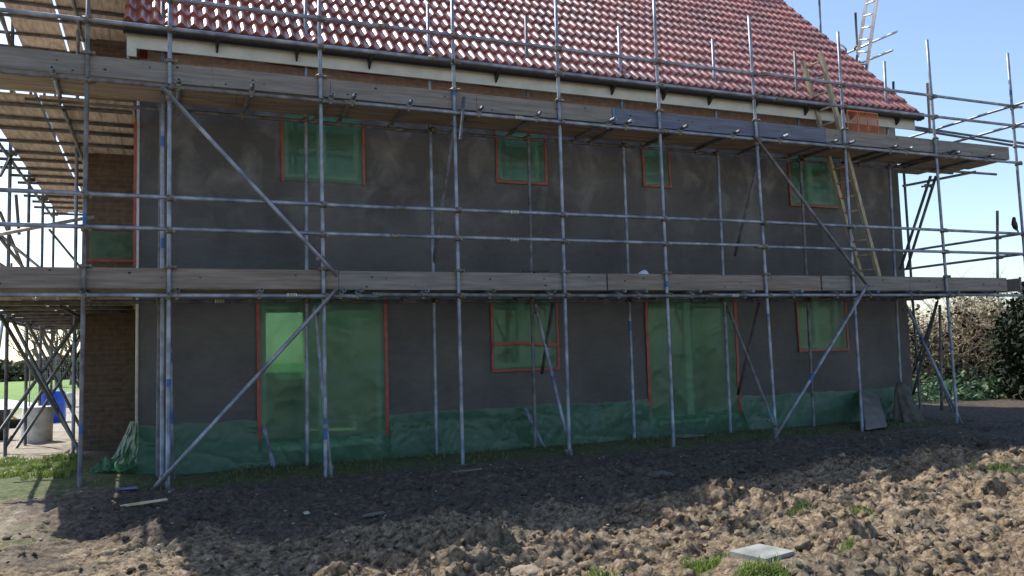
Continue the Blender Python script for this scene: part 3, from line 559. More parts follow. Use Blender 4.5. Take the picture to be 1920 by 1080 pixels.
for z in RL: rail('guard_rail', z, YO-.055, -1.85, 14.42 if z < 4 else 14.6, bands=1)
rail('ledger', LV[0], YO-.055, -1.85, 14.2, bands=1); rail('ledger', LV[1], YO-.055, -1.85, 14.4, bands=1)
rail('ledger', LV[0], YI+.055, -1.5, 12.9, 'steel_old'); rail('ledger', LV[1], YI+.055, -1.5, 13.9, 'steel_old')
for lv, xs_ in ((LV[1], (-1.1, .18, .99, 1.93, 2.2, 2.93, 3.89, 4.73, 5.85, 6.14, 7.07, 8.02, 8.92, 9.95, 10.27, 11.24, 11.6, 12.53, 12.72, 13.55)), (LV[0], (-.78, .17, 1.07, 2.02, 2.23, 3.07, 3.97, 4.85, 5.92, 6.24, 7.14, 8.1, 9.02, 9.9, 10.6, 11.5, 12.4, 13.3))):
    for x in xs_:
        e = random.uniform(-.05, .03); dx = random.uniform(-.04, .04); ye = 9.97+e
        o = tubeobj('transom', front, (x, ye, lv+.05), (x+dx, YI+.2+random.uniform(-.02, .05), lv+.05), 'steel' if random.random() < .6 else 'steel_old', bands=0)
        inst(CLP, 'coupler', o, (x, YO-.055, lv+.03), math.pi/2); inst(CLP, 'coupler', o, (x+dx, YI+.055, lv+.03), math.pi/2)
def board(name, parent, a, b, mm, knots=0, face=None):
    m = MB(); m.box(a, b)
    (x0, y0, z0), (x1, y1, z1) = a, b
    if knots:
        for _ in range(knots):
            x = random.uniform(x0+.1, x1-.1); z = random.uniform(z0+.03, z1-.03); r = random.uniform(.007, .014); n = 8
            m.add([(x+r*1.3*math.cos(6.283*k/n), y0-.002, z+r*math.sin(6.283*k/n)) for k in range(n)], [tuple(range(n))], 1)
    o = m.build(name, [M[mm], M['knot']], parent); o.rotation_euler = (0, 0, 0); return o
# decking: four boards wide, butted in 3.9 m lengths
for lv in LV:
    z = lv+.077
    for k in range(4):
        x = -1.82-random.uniform(0, .1)
        xe = 14.3 if lv > 3 else 13.9
        while x < xe:
            x2 = min(x+3.9+(0 if x > -1 else -random.choice((0, 1.2, 2.4))), xe); y = YO+.075+k*.205
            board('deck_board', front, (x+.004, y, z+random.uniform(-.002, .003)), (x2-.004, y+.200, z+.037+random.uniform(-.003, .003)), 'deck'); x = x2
up = [(-1.80, .55, 'board_grey'), (.55, 1.95, 'board_grey'), (1.95, 3.9, 'board_grey'), (3.9, 5.98, 'board_grey'), (6.03, 8.6, 'board_blue'), (8.6, 9.95, 'board_blue'), (9.95, 12.3, 'board_grey'), (12.3, 14.28, 'board_grey')]
lo = [(-1.80, 2.02, 'board_brown'), (2.02, 5.78, 'board_grey'), (5.80, 9.66, 'board_brown'), (9.69, 11.6, 'board_grey'), (11.6, 13.95, 'board_grey')]
for z0, L in ((4.785, up), (2.375, lo)):
    for a, b, mm in L:
        j = random.uniform(-.006, .006); board('toe_board', front, (a, YO+.028, z0+j), (b-.006, YO+.065, z0+.232+j), mm, knots=int((b-a)*2.2))
m = MB(); m.box((5.985, YO+.024, 4.80), (6.025, YO+.066, 5.01)); m.build('board_end_band', M['teal'], front)
# facade braces in front, ledger braces across
def brace(p0, p1, mm='steel', bands=0, cp=()):
    o = tubeobj('brace', front, p0, p1, mm, bands)
    for t in cp: q = Vector(p0)+(Vector(p1)-Vector(p0))*t; inst(CLP, 'coupler', o, q+Vector((0, .03, 0)), .5, 1.57)
    return o
YF = YO-.11
brace(P(303, 162, YF), P(633, 518, YF), cp=(.05, .9)); q = PZ(279, 926, .10); brace(P(634, 540, YF), q, cp=(.12, .93)); brace(P(1413, 253, YF), P(1624, 532, YF), 'steel_old', cp=(.05, .9))
q = PZ(1449, 829, .10); brace(P(1627, 534, YF), q, 'steel', 1, cp=(.1, .93))
for (a, b) in (((318, 640), (325, 906)),): brace(P(*a, YO+.25), PZ(*b, .12), 'steel', 2)
for i, (a, b) in enumerate((((590, 575), (621, 895)), ((1004, 572), (1073, 862)), ((1363, 572), (1453, 800)), ((1698, 570), (1803, 794)))):
    brace(P(*a, YI), P(*b, YO-.06), 'steel' if i != 2 else 'steel_old', 1, cp=(.05, .95))
for a, b in (((1037, 566), (1016, 700)), ((1424, 566), (1384, 740)), ((1757, 566), (1712, 740))): brace(P(*a, YO+.2), P(*b, YI+.05), 'steel_old')
for a, b in (((857, 200), (812, 500)), ((1430, 270), (1378, 480)), ((1755, 330), (1700, 505)), ((1745, 330), (1688, 505))): brace(P(*a, YO+.1), P(*b, YI+.02), 'steel_old', cp=(.1,))
# tube labels
for px, py, z, in ((975, 228, 0), (966, 402, 0), (966, 452, 0), (548, 553, 0), (1380, 556, 0), (1662, 467, 0), (412, 564, 1)):
    y = YO-.055 if z == 0 else YI; q = P(px, py, y-.03); zc = min((q[2],)+tuple(abs(k-q[2]) < .12 and k or q[2] for k in RL+LV), key=lambda k: min(abs(k-j) for j in RL+LV)) if z == 0 else q[2]
    m = MB(); m.tube([(q[0]-.055, y, zc), (q[0]+.055, y, zc)], .0275, 12)
    for k in range(5): x = q[0]-.04+.018*k; m.tube([(x, y, zc), (x+.009, y, zc)], .0285, 12, mi=1)
    m.build('tube_label', [M['tag'], M['coupler']], front)
# ---- left side scaffolding
left = thing('scaffolding', 'side scaffolding left of the brick wing, cross braced tubes under pale boards', 'scaffolding')
def T(p0, p1, par, name='pole', mm='steel', bands=0): return tubeobj(name, par, p0, p1, mm, bands)
YS = (13.8, 15.7, 17.4, 19.1)
for y in YS:
    o = T((-2.03, y, gz(-2.03, y)), (-2.03, y, 6.5+random.uniform(.3, 1.2)), left, bands=1, mm='steel_old'); inst(PLT, 'base_plate', o, (-2.03, y, .1))
    for z in (2.25, 4.66): inst(CPL, 'coupler', o, (-2.03, y, z), 1.57)
T((-1.15, 13.5, .15), (-1.15, 13.5, 7.5), left, mm='steel', bands=1); T((-1.16, 19.1, .1), (-1.16, 19.1, 6.), left, mm='steel_old')
T((-2.45, 14.6, .1), (-2.2, 15.2, 3.2), left, mm='alu')
for z in (2.24, 4.65, 6.42): T((-2.08, 11.2, z), (-2.08, 19.4, z), left, 'ledger', 'steel_old'); T((-1.1, 11.25, z), (-1.1, 13.7 if z > 5 else 19.4, z), left, 'ledger', 'steel_old')
for z in (3.0, 3.4, 5.35, 5.75): T((-2.09, 11.0, z), (-2.09, 19.4, z), left, 'guard_rail', 'steel')
for z in (2.30, 4.70, 6.47):
    y = 11.35
    while y < (14.6 if z > 5 else 19.3):
        xr_ = -.32 if y < 13.7 else -1.0
        T((-2.25-random.random()*.1, y, z-.005), (xr_-.02, y+random.uniform(-.05, .05), z-.005), left, 'transom', 'steel_old'); y += random.uniform(.48, .72) if z > 3 else .9
for z, ye in ((2.325, 19.3), (4.725, 19.3), (6.495, 14.6)):
    for k in range(5):
        x = -1.99+k*.205+(.03 if k >= 3 else 0)+(.02 if k >= 4 else 0); y = 11.08
        while y < ye:
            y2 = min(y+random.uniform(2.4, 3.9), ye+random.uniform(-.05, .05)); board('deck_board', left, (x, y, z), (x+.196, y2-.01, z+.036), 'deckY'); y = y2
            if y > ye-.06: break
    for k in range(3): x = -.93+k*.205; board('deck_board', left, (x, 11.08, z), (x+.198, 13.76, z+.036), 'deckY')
# diagonals under the lower deck (each rising towards the back or the front)
def DG(a, ya, b, yb, mm='steel_old'): T(P(*a, ya), P(*b, yb), left, 'brace', mm)
DG((0, 590), 12.3, (145, 838), 13.3); DG((18, 590), 14.0, (178, 905), 12.4); DG((47, 597), 15.6, (150, 800), 15.5); DG((75, 612), 17.4, (152, 730), 17.4)
DG((0, 808), 13.4, (155, 590), 13.5); DG((10, 838), 14.2, (156, 618), 15.0); DG((24, 850), 15.0, (156, 650), 15.6); DG((122, 615), 19, (152, 730), 19.1)
DG((92, 430), 19.4, (150, 500), 19.2); DG((30, 365), 15, (36, 440), 15); DG((0, 398), 14.2, (42, 500), 15.6); DG((0, 446), 13.4, (46, 505), 14.2); DG((0, 330), 13.6, (22, 290), 13.8); DG((0, 15), 13.6, (22, 95), 13.8)
# platform board cantilevered, seen at left
m = MB(); a, b = P(-5, 440, 12.4), P(165, 408, 13.4); m.beam(a, b, .24, .04); o = m.build('scaffold_board', M['deckY']); tag(o, 'loose scaffold board lying askew across the rails at the far left', 'board'); rebase(o)
# ---- right end scaffolding
right = thing('scaffolding', 'side scaffolding beyond the right end of the house against blue sky', 'scaffolding')
for z in (3.04, 3.41): T((14.35, 9.4, z), (14.35, 17.4, z), right, 'guard_rail', 'steel')
for z, x in ((5.42, 14.4), (5.78, 14.4)):
    T((x, 8.2, z), (x, 13.2, z), right, 'guard_rail', 'steel')
o = T(PX(1870, 395, 14.35), (14.38, 10.75, 2.3), right, mm='steel'); 
for z in (3.04, 3.41): inst(CPL, 'coupler', o, (14.35, 10.65, z), 1.57)
T((13.35, 11.75, gz(13.3, 11.7)), (13.35, 11.75, 5.2), right, mm='steel_old', bands=1); T((12.55, 11.9, gz(12.9, 11.9)), (12.52, 11.9, 6.15), right, mm='steel_old'); 
T((13.0, 14.2, .1), (13.0, 14.2, 8.9), right, mm='steel_old')
T(P(1692, 349, 11.6), P(1830, 322, 10.75), right, 'transom', 'steel_old'); T(P(1740, 318, 11.6), P(1868, 327, 11.4), right, 'ledger', 'steel_old')
T(P(1705, 241, 11.8), P(1925, 277, 11.0), right, 'ledger', 'steel_old'); T(P(1700, 236, 11.9), P(1925, 270, 11.1), right, 'ledger', 'steel_old')
for k in range(3): board('deck_board', right, (12.95, 11.12+k*.205, 4.79), (14.2-.25*k, 11.315+k*.205, 4.827), 'deck'); board('deck_board', right, (12.95, 11.12+k*.205, 2.36), (14.0, 11.315+k*.205, 2.397), 'deck')
m = MB(); m.box((14.32, 10.25, 2.38), (14.36, 13.5, 2.61)); m.build('toe_board', M['board_grey'], right)
T(P(1706, 580, 13), P(1790, 780, 11.6), right, 'brace', 'steel_old'); T(P(1756, 572, 11), P(1712, 700, 11.9), right, 'brace', 'steel_old'); T(P(1762, 572, 10.6), P(1766, 770, 10.6), right, 'pole', 'steel_old')
# ---- gable scaffolding top right
XG = 13.6
back = thing('scaffolding', 'upper gable scaffolding of two sloping looking tubes and posts beyond the roof verge', 'scaffolding')
T(PX(1682, 59, XG), PX(1560, 112, XG), back, 'guard_rail', 'alu'); T(PX(1674, 94, XG), PX(1590, 128, XG), back, 'guard_rail', 'alu')
T(PX(1604, 24, XG), PX(1612, 180, XG), back, 'pole', 'steel_old'); T(PX(1535, -25, XG), PX(1541, 110, XG), back, 'pole', 'steel')
T(P(1739, 156, 10.75), P(1744, 250, 10.75), right, 'pole', 'alu'); T(P(1675, 153, 12.4), P(1676, 215, 12.4), back, 'pole', 'steel_old')
m = MB(); pts = [PX(x, y, XG) for x, y in ((1553, 82), (1568, 82), (1580, 86), (1586, 92), (1587, 112))]; m.tube(pts, .02, 8); m.build('hoop', M['steel_old'], back)
for px, py in ((1604, 90), (1607, 120)): inst(CPL, 'coupler', back, PX(px, py, XG), .4)
# ladders
def ladder(name, label, A0, A1, B0, B1, n, mm, w_, d_, t0=.03, t1=.97):
    r = thing(name, label, 'ladder'); 
    for a, b in ((A0, A1), (B0, B1)): m = MB(); m.beam(a, b, w_, d_, (0, 1, .1)); m.build('stile', M[mm], r)
    A0, A1, B0, B1 = map(Vector, (A0, A1, B0, B1))
    for k in range(n): t = t0+(t1-t0)*k/(n-1); m = MB(); m.tube([A0.lerp(A1, t), B0.lerp(B1, t)], .019, 8); m.build('rung', M[mm if mm == 'alu' else 'ladder_wood'], r)
    rebase(r)
l0 = Vector(P(1612, 510, 10.98)); l1 = Vector(P(1505, 115, 10.98)); r0 = Vector(P(1648, 520, 10.66)); r1 = Vector(P(1538, 100, 10.66))
l0 = ln(l0, l1, 2.41); r0 = ln(r0, r1, 2.41)
ladder('ladder', 'long wooden pole ladder rising from the lower deck through the upper deck at the right', l0, l1, r0, r1, 16, 'ladder_wood', .06, .07)
ladder('ladder', 'silver aluminium ladder standing above the roof verge against the sky', PX(1622, 150, 13.45), PX(1648, -30, 13.3), PX(1601+1, 145, 13.5), PX(1628, -20, 13.35), 8, 'alu', .03, .07)
# orange netting crate on the upper deck
r = thing('mesh_crate', 'orange plastic mesh netting panel standing on the upper deck by the gutter', 'mesh panel')
a, b = P(1588, 207, 10.7), P(1647, 244, 10.7); fr = MB(); x0, x1, z1 = a[0], b[0], a[2]; z0 = 4.83; W = x1-x0
for k in range(4): x = x0+W*k/3; fr.tube([(x, 10.7, z0), (x, 10.7, z1)], .012, 6)
for z in (z0, z0+(z1-z0)*.42, z1): fr.tube([(x0, 10.7, z), (x1, 10.7, z)], .010, 6)
fr.build('frame', M['crate'], r); nt_ = MB()
for k in range(-8, 17):
    for s_ in (1, -1):
        xa_ = x0+k*.05; pts = []
        for t in (0, 1): pts.append((xa_+(t if s_ > 0 else 1-t)*(z1-z0), z0+t*(z1-z0)))
        (ax, az), (bx, bz) = pts; cl = []
        for i in range(21): xx = ax+(bx-ax)*i/20; cl.append((xx, 10.7, az+(bz-az)*i/20)) if x0 <= xx <= x1 else None
        if len(cl) > 1: nt_.tube(cl, .005, 5)
nt_.build('mesh', M['crate'], r); rebase(r)
# ------------------------------------------------------------------ small loose things
def lump(name, label, cat, c, sx, sy, sz, mm, s=0, sub=3, rough=.3, group=None, flat=True):
    import bmesh
    bm = bmesh.new(); bmesh.ops.create_icosphere(bm, subdivisions=sub, radius=1)
    for v in bm.verts:
        p = np.array(v.co); k = 1+rough*(float(fbm(np.array([p[0]*1.6+s]), np.array([p[1]*1.6+p[2]*1.9]), s, 4)[0])-.5)*2
        v.co = Vector((p[0]*sx*k, p[1]*sy*k, max(p[2], -.35 if flat else -1)*sz*k))
    me = bpy.data.meshes.new(name); bm.to_mesh(me); bm.free(); me.materials.append(M[mm]); me.polygons.foreach_set('use_smooth', [True]*len(me.polygons))
    o = bpy.data.objects.new(name, me); COL.objects.link(o); o.location = c; return tag(o, label, cat, group)
def lathe(prof, seg=28, lean=(0, 0)):
    m = MB(); A = [[(r*math.cos(2*math.pi*k/seg)+lean[0]*z, r*math.sin(2*math.pi*k/seg)+lean[1]*z, z) for k in range(seg+1)] for r, z in prof]; m.grid(A); return m
q = P(1212, 512, 10.5); lump('cloth', 'crumpled white cloth lying on the lower deck behind the toe board', 'cloth', (q[0], 10.55, 2.56), .13, .08, .13, 'white', 3, rough=.5)
m = MB(); q = P(1005, 508, 10.5); m.beam((q[0]-.2, 10.5, 2.655), (q[0]+.2, 10.5, 2.665), .03, .02); m.box((q[0]-.03, 10.47, 2.42), (q[0]+.03, 10.53, 2.65)); o = m.build('plastering_trowel', M['darkplastic']); tag(o, 'dark flat tool resting above the lower toe board near the middle', 'tool'); rebase(o)
# leaning plywood board
m = MB(); c = [PZ(1625, 806, .16), PZ(1664, 800, .16)]; tp = [P(1614, 732, 11.3), P(1645, 735, 11.3)]
vs = [Vector(c[0]), Vector(c[1]), Vector(tp[1]), Vector(tp[0])]; nb = Vector((0, .03, 0)); m.add([*vs, *[v+nb for v in vs]], [(0, 1, 2, 3), (7, 6, 5, 4), (0, 4, 5, 1), (1, 5, 6, 2), (2, 6, 7, 3), (3, 7, 4, 0)])
o = m.build('plywood_offcut', M['leanboard']); tag(o, 'grey plywood offcut leaning on the wall beside the right hand pole', 'board'); rebase(o)
q = PZ(1716, 792, .14); ls = thing('sack', 'dark hessian sack slumped against the wall at the right corner', 'sack')
U, V = np.meshgrid(np.linspace(0, 2*math.pi, 40), np.linspace(0, 1, 24)); rr = (.22*(1-V)**.7+.06)*(1+.22*np.sin(U*7+V*3)*(1-V)+.1*np.sin(U*3)); rr[-1] = 0.01
m = MB(); m.grid(np.stack([q[0]-.25*V*0+rr*np.cos(U), q[1]+.1+rr*.6*np.sin(U)+.15*V, .12+.72*V+0*U], -1)); m.build('body', M['sack'], ls); m = MB(); m.tube([(q[0]-.06, q[1]+.22, .72), (q[0]+.06, q[1]+.22, .76)], .05, 8); m.build('neck', M['sack'], ls); rebase(ls)
# paving slab in the foreground
c = [PZ(*p, .13) for p in ((1365, 1033), (1424, 1019), (1490, 1033), (1436, 1048))]; m = MB(); vs = [Vector(p) for p in c]; dn = Vector((0, 0, -.045))
m.add([*[v+dn for v in vs], *vs], [(3, 2, 1, 0), (4, 5, 6, 7), (0, 1, 5, 4), (1, 2, 6, 5), (2, 3, 7, 6), (3, 0, 4, 7)]); o = m.build('paving_slab', M['slab']); tag(o, 'pale grey concrete paving slab lying flat in the mud with grass around it', 'slab'); rebase(o)
SLABC = sum(vs, Vector())/4
M['clodm'] = mat('tan_clod', (.17, .135, .10), (.34, .27, .20), 8, .9, 0, .7, 40, c3=(.27, .21, .155))
# stones and scraps
for (px, py, sx, sz, mm, lb, cat, nm) in ((985, 1045, .14, .07, 'clodm', 'large smooth tan clod at the bottom centre of the mud', 'stone', 'stone'), (1235, 885, .16, .05, 'sack', 'flattish brown clod in the shade right of centre', 'clod', 'clod'),
        (1290, 826, .28, .02, 'slab', 'thin bluish flat slab lying at the wall base under the right patio door', 'slab', 'slab'), (575, 953, .03, .02, 'stone', 'small white pebble in the shaded mud at left', 'stone', 'stone'), (832, 891, .03, .02, 'stone', 'small white pebble beside the plank in shade', 'stone', 'stone')):
    c = PZ(px, py, .1); z = gz(c[0], c[1]); lump(nm, lb, cat, (c[0], c[1], z+sz*.3), sx, sx*.7, sz, mm, int(px), rough=.35)
for px, py, L, an, lb in ((270, 947, .42, .15, 'pale yellow stick lying on the shaded ground near the left pole'), (700, 948, .2, .05, 'broken pale stick in the middle of the shaded mud'), (870, 886, .45, .02, 'short flat plank under the foot of the central pole'), ):
    c = PZ(px, py, .12); m = MB(); z = gz(c[0], c[1])+.03; m.beam((c[0]-L/2, c[1]-an*L, z), (c[0]+L/2, c[1]+an*L, z+.01), .05, .018); o = m.build('wood_scrap', M['stick' if px < 400 else 'leanboard']); tag(o, lb, 'wood scrap'); rebase(o)
def crumple(px, py, w_, h_, mm, lb, s, Y=None):
    c = PZ(px, py, .18); U, V = np.meshgrid(np.linspace(-1, 1, 30), np.linspace(-1, 1, 30)); Z = h_*(wrinkle(U*1.5, V*1.5, s, .8)*(1.1-np.hypot(U, V)*.7)).clip(0)
    X = c[0]+w_*U*(1+.3*fbm(U*2, V*2, s, 3)); Y = c[1]+w_*.6*V*(1+.3*fbm(V*2, U*2, s+4, 3)); m = MB(); m.grid(np.stack([X, Y, gz(c[0], c[1])+.01+Z], -1)); o = m.build('plastic_scrap', M[mm]); tag(o, lb, 'plastic scrap'); rebase(o)
crumple(215, 895, .22, .28, 'sheet', 'glossy crumpled green plastic heap on the ground at the house corner', 61)
M['lilac'] = mat('lilac_plastic_film', (.12, .12, .2), (.22, .22, .34), 9, .35)
crumple(238, 917, .10, .06, 'lilac', 'small lilac plastic scrap on the ground in front of the left corner', 62)
def ribbon(px, y0, y1, lb, s):
    a = P(px, y0, 11.28); b = PZ(px+5, y1, .14); m = MB(); A = []
    for i in range(30):
        t = i/29; p = Vector(a).lerp(Vector((b[0], 11.0, b[2])), t); w_ = .008+.02*float(vn(np.array([i*.25]), np.array([s*3.]))[0]); A.append([(p.x-w_, p.y-.015*math.sin(i*.5)-.02, p.z), (p.x, p.y-.03*math.sin(i*.4), p.z), (p.x+w_, p.y-.03, p.z)])
    m.grid(A); o = m.build('plastic_strip', M['lilac']); tag(o, lb, 'plastic strip'); rebase(o)
ribbon(494, 797, 868, 'lilac film strip hanging by the lower left of the left patio door', 1); ribbon(984, 765, 835, 'lilac film strip hanging on the green skirt left of the middle pole', 2)
# concrete ring, barrel, tubs behind the side scaffolding
o = lathe([(.0, .78), (.18, .78), (.22, .80), (.232, .78), (.24, .3), (.255, 0), (0, 0)], lean=(.03, 0)).build('concrete_drum', M['pale']); c = PZ(67, 850, .1); o.location = (c[0], c[1], .08); tag(o, 'tall pale concrete drum standing on the dirt behind the side scaffolding', 'drum')
o = lathe([(0, .0), (.25, 0), (.285, .05), (.29, .3), (.30, .32), (.29, .34), (.29, .62), (.30, .64), (.29, .66), (.285, .86), (.25, .92), (.22, .90), (0, .89)]).build('barrel', M['barrel']); c = PZ(98, 800, .12); o.location = (c[0], c[1], .06); tag(o, 'bright blue plastic barrel standing behind the concrete drum', 'barrel')
bk = thing('bucket', 'black bucket stack at the left edge behind the scaffolding', 'bucket'); c = PZ(-6, 845, .1)
m = lathe([(.0, 0), (.16, 0), (.2, .72), (.21, .74), (.19, .72), (0, .70)]); m.build('body', M['darkplastic'], bk); bk.location = (c[0], c[1], .08)
tb = thing('mixing_tub', 'black builders tub with a yellow handle beside the concrete drum', 'tub'); c = PZ(22, 812, .1); m = lathe([(.0, 0), (.3, 0), (.38, .33), (.4, .35), (.36, .33), (.28, .05), (0, .05)]); m.build('body', M['darkplastic'], tb)
m = MB(); m.tube([(-.1, -.3, .36), (0, -.33, .46), (.12, -.3, .36)], .03, 8); m.build('handle', M['yellow'], tb); tb.location = (c[0], c[1], .06)
# whitish spoil heap under a sheet
U, V = np.meshgrid(np.linspace(-1, 1, 60), np.linspace(-1, 1, 40)); Zh = (1.25*np.clip(1-np.hypot(U, V)**1.6, 0, 1)+.12*fbm(U*4, V*4, 12, 4)*np.clip(1.3-np.hypot(U, V), 0, 1))-.05; c = PZ(20, 775, 0.)
m = MB(); m.grid(np.stack([c[0]-1.2+2.9*U, c[1]+1.2+1.8*V, Zh*.42], -1)); o = m.build('covered_heap', M['white']); tag(o, 'long white sheeted heap behind the barrel at the field edge', 'heap'); rebase(o)
# small bird on the rail
br = thing('bird', 'small black bird perched on the guard rail at the far right', 'bird'); q = P(1902, 434, 10.15); zb = 3.44
m = MB(); cp_ = [(-.02, .06), (.0, .10), (.01, .17), (.0, .23), (-.02, .265)]; rs = [.018, .042, .05, .034, .03]
pts = [Vector((q[0]+.05-x_*1.0-.25*(z_-.06), 10.15, zb+z_-.03)) for x_, z_ in cp_]; m.tube(pts, rs, 12); h = pts[-1]
m.tube([h+Vector((0, 0, -.01)), h+Vector((-.01, 0, .02)), h+Vector((-.015, 0, .03))], [.03, .027, .01], 10); m.tube([h+Vector((-.02, 0, .005)), h+Vector((-.06, 0, -.002))], [.008, .002], 6)
m.build('body', M['bird'], br); m = MB(); m.beam(pts[0]+Vector((0, 0, .02)), pts[0]+Vector((.05, 0, -.07)), .03, .012, (0, 1, 0)); m.build('tail', M['bird'], br)
for s_ in (-1, 1): m = MB(); m.tube([pts[0]+Vector((-.01, .012*s_, .02)), pts[0]+Vector((-.012, .012*s_, -.02))], .004, 5); m.build('leg', M['bird'], br)
rebase(br)
# ------------------------------------------------------------------ clods, grass
import bmesh
def protos(n, sub):
    out = []
    for k in range(n):
        bm = bmesh.new(); bmesh.ops.create_icosphere(bm, subdivisions=sub, radius=1); V = np.array([v.co[:] for v in bm.verts]); Fc = np.array([[v.index for v in f.verts] for f in bm.faces]); bm.free()
        d = 1+.95*(fbm(V[:, 0]*1.5+k*3, V[:, 1]*1.5+V[:, 2]*1.9, 100+k, 5, .7)-.5)*2+.9*(fbm(V[:, 1]*4+k, V[:, 2]*4+V[:, 0]*3, 200+k, 3)-.5)
        out.append((V*d[:, None], Fc))
    return out
PR = protos(9, 2); VV = []; FF = []; off = 0; cnt = 0
while cnt < 4200:
    x = random.uniform(-2, 10.5); y = 3.6+5.4*random.random()**1.1; a = float(rough_amp(np.array(x), np.array(y)))
    if random.random() > a: continue
    if abs(x-SLABC.x) < .35 and abs(y-SLABC.y) < .28: continue
    s_ = .007+.040*random.random()**4*(1.2 if x > 2 else .8); V, Fc = random.choice(PR); th = random.uniform(0, 6.28); c, sn = math.cos(th), math.sin(th)
    W_ = V*np.array([s_, s_*random.uniform(.6, 1.1), s_*random.uniform(.5, .85)]); W_ = np.stack([W_[:, 0]*c-W_[:, 1]*sn, W_[:, 0]*sn+W_[:, 1]*c, W_[:, 2]], -1)
    VV.append((W_, x, y, s_)); FF.append(Fc+off); off += len(V); cnt += 1
zz = height(np.array([v[1] for v in VV]), np.array([v[2] for v in VV])); V = np.concatenate([v[0]+np.array([v[1], v[2], z_+v[3]*.2]) for v, z_ in zip(VV, zz)])
o = bigmesh('soil_clods', V, np.concatenate(FF), M['soil'], {'grass': np.zeros(len(V)), 'pale': np.zeros(len(V)), 'field': np.zeros(len(V)), 'soil_shade': soil_shade(V[:, 0], V[:, 1])}); tag(o, kind='stuff')
V2 = []; F2 = []; off = 0
for _ in range(700):
    x = random.uniform(-2, 11.5); y = random.uniform(4, 10); V, Fc = random.choice(PR); s_ = random.uniform(.003, .011); V2.append(V*np.array([s_*1.4, s_, s_*.6])+np.array([x, y, gz(x, y)+s_*.3])); F2.append(Fc+off); off += len(V)
o = bigmesh('stone_chips', np.concatenate(V2), np.concatenate(F2), M['stone']); tag(o, kind='stuff')
def blades(n, fn, name, mm, hmin, hmax, wd=.006):
    X, Y = fn(n); Z = np.where((Y < 12) & (X > -3) & (X < 13), height(X, Y), base(X, Y)); n = len(X); h = RNG.uniform(hmin, hmax, n); th = RNG.uniform(0, 6.28, n); ln_ = RNG.uniform(.2, .9, n)*h; ph_ = RNG.uniform(0, 6.28, n)
    wx = np.cos(th)*wd; wy = np.sin(th)*wd; lx = np.cos(ph_)*ln_; ly = np.sin(ph_)*ln_
    p = [np.stack([X-wx, Y-wy, Z-.01], -1), np.stack([X+wx, Y+wy, Z-.01], -1), np.stack([X+wx*.7+lx*.35, Y+wy*.7+ly*.35, Z+h*.6], -1), np.stack([X-wx*.7+lx*.35, Y-wy*.7+ly*.35, Z+h*.6], -1), np.stack([X+lx, Y+ly, Z+h*.85], -1)]
    V = np.stack(p, 1).reshape(-1, 3); b = np.arange(n)*5; F3 = np.concatenate([np.stack([b, b+1, b+2], -1), np.stack([b, b+2, b+3], -1), np.stack([b+3, b+2, b+4], -1)]); o = bigmesh(name, V, F3, mm, smooth=False); tag(o, kind='stuff'); return o
def fromreg(regs):
    def f(n):
        xs_, ys_ = [], []
        for (x0, x1, y0, y1, frac, cl) in regs:
            k = int(n*frac); x = RNG.uniform(x0, x1, k); y = RNG.uniform(y0, y1, k); keep = fbm(x*cl*1.6, y*cl*1.6, 33, 3) > .52; xs_.append(x[keep]); ys_.append(y[keep])
        return np.concatenate(xs_), np.concatenate(ys_)
    return f
blades(30000, fromreg([(-3.4, -.95, 10.1, 13.2, .60, 1.6), (-3.4, -.95, 10.1, 13.2, .01, 1.6)]), 'grass', M['grass'], .025, .10)
blades(9000, fromreg([(-.9, 12.9, 10.1, 11.25, .9, 1.5)]), 'grass', M['grassdull'], .02, .07)
def tufts(n):
    xs_, ys_ = [], []
    for (gx, gy, r, k) in ((3.42, 4.88, .11, 500), (3.46, 4.36, .12, 700), (3.62, 4.34, .08, 150), (2.75, 5.1, .10, 120), (7.6, 5.9, .3, 260), (4.9, 5.6, .08, 120), (5.4, 5.4, .08, 120), (4.4, 4.55, .06, 60)):
        xs_.append(RNG.normal(gx, r*.6, k)); ys_.append(RNG.normal(gy, r*.5, k))
    return np.concatenate(xs_), np.concatenate(ys_)
blades(1, tufts, 'grass_tufts', M['grass'], .03, .09, .004)
# ------------------------------------------------------------------ vegetation
def leafcloud(cs, size, jit=.4):
    n = len(cs); th = RNG.uniform(0, 6.28, n); a = RNG.normal(size=(n, 3)); a /= np.linalg.norm(a, axis=1)[:, None]; b = np.cross(a, RNG.normal(size=(n, 3))); b /= np.linalg.norm(b, axis=1)[:, None]
    s_ = size*RNG.uniform(1-jit, 1+jit, n)[:, None]; V = np.stack([cs-a*s_, cs-b*s_*.5, cs+a*s_, cs+b*s_*.5], 1).reshape(-1, 3); i = np.arange(n)*4; return V, np.stack([i, i+1, i+2, i+3], -1)
def twigs(n, fn, r=.006, L=(.5, 1.4), droop=.5, segs=5):
    m = MB()
    for _ in range(n):
        p = Vector(fn()); d = Vector((random.gauss(0, 1), random.gauss(0, 1), abs(random.gauss(.4, 1)))).normalized(); l = random.uniform(*L); pts = [p]; 
        for k in range(segs): d = (d+Vector((random.gauss(0, .3), random.gauss(0, .3), random.gauss(-droop*.3, .25)))).normalized(); pts.append(pts[-1]+d*l/segs)
        r0 = r*random.uniform(.5, 1.5); m.tube(pts, [r0*(1-.7*i/segs) for i in range(segs+1)], 3, cap=False)
    return m
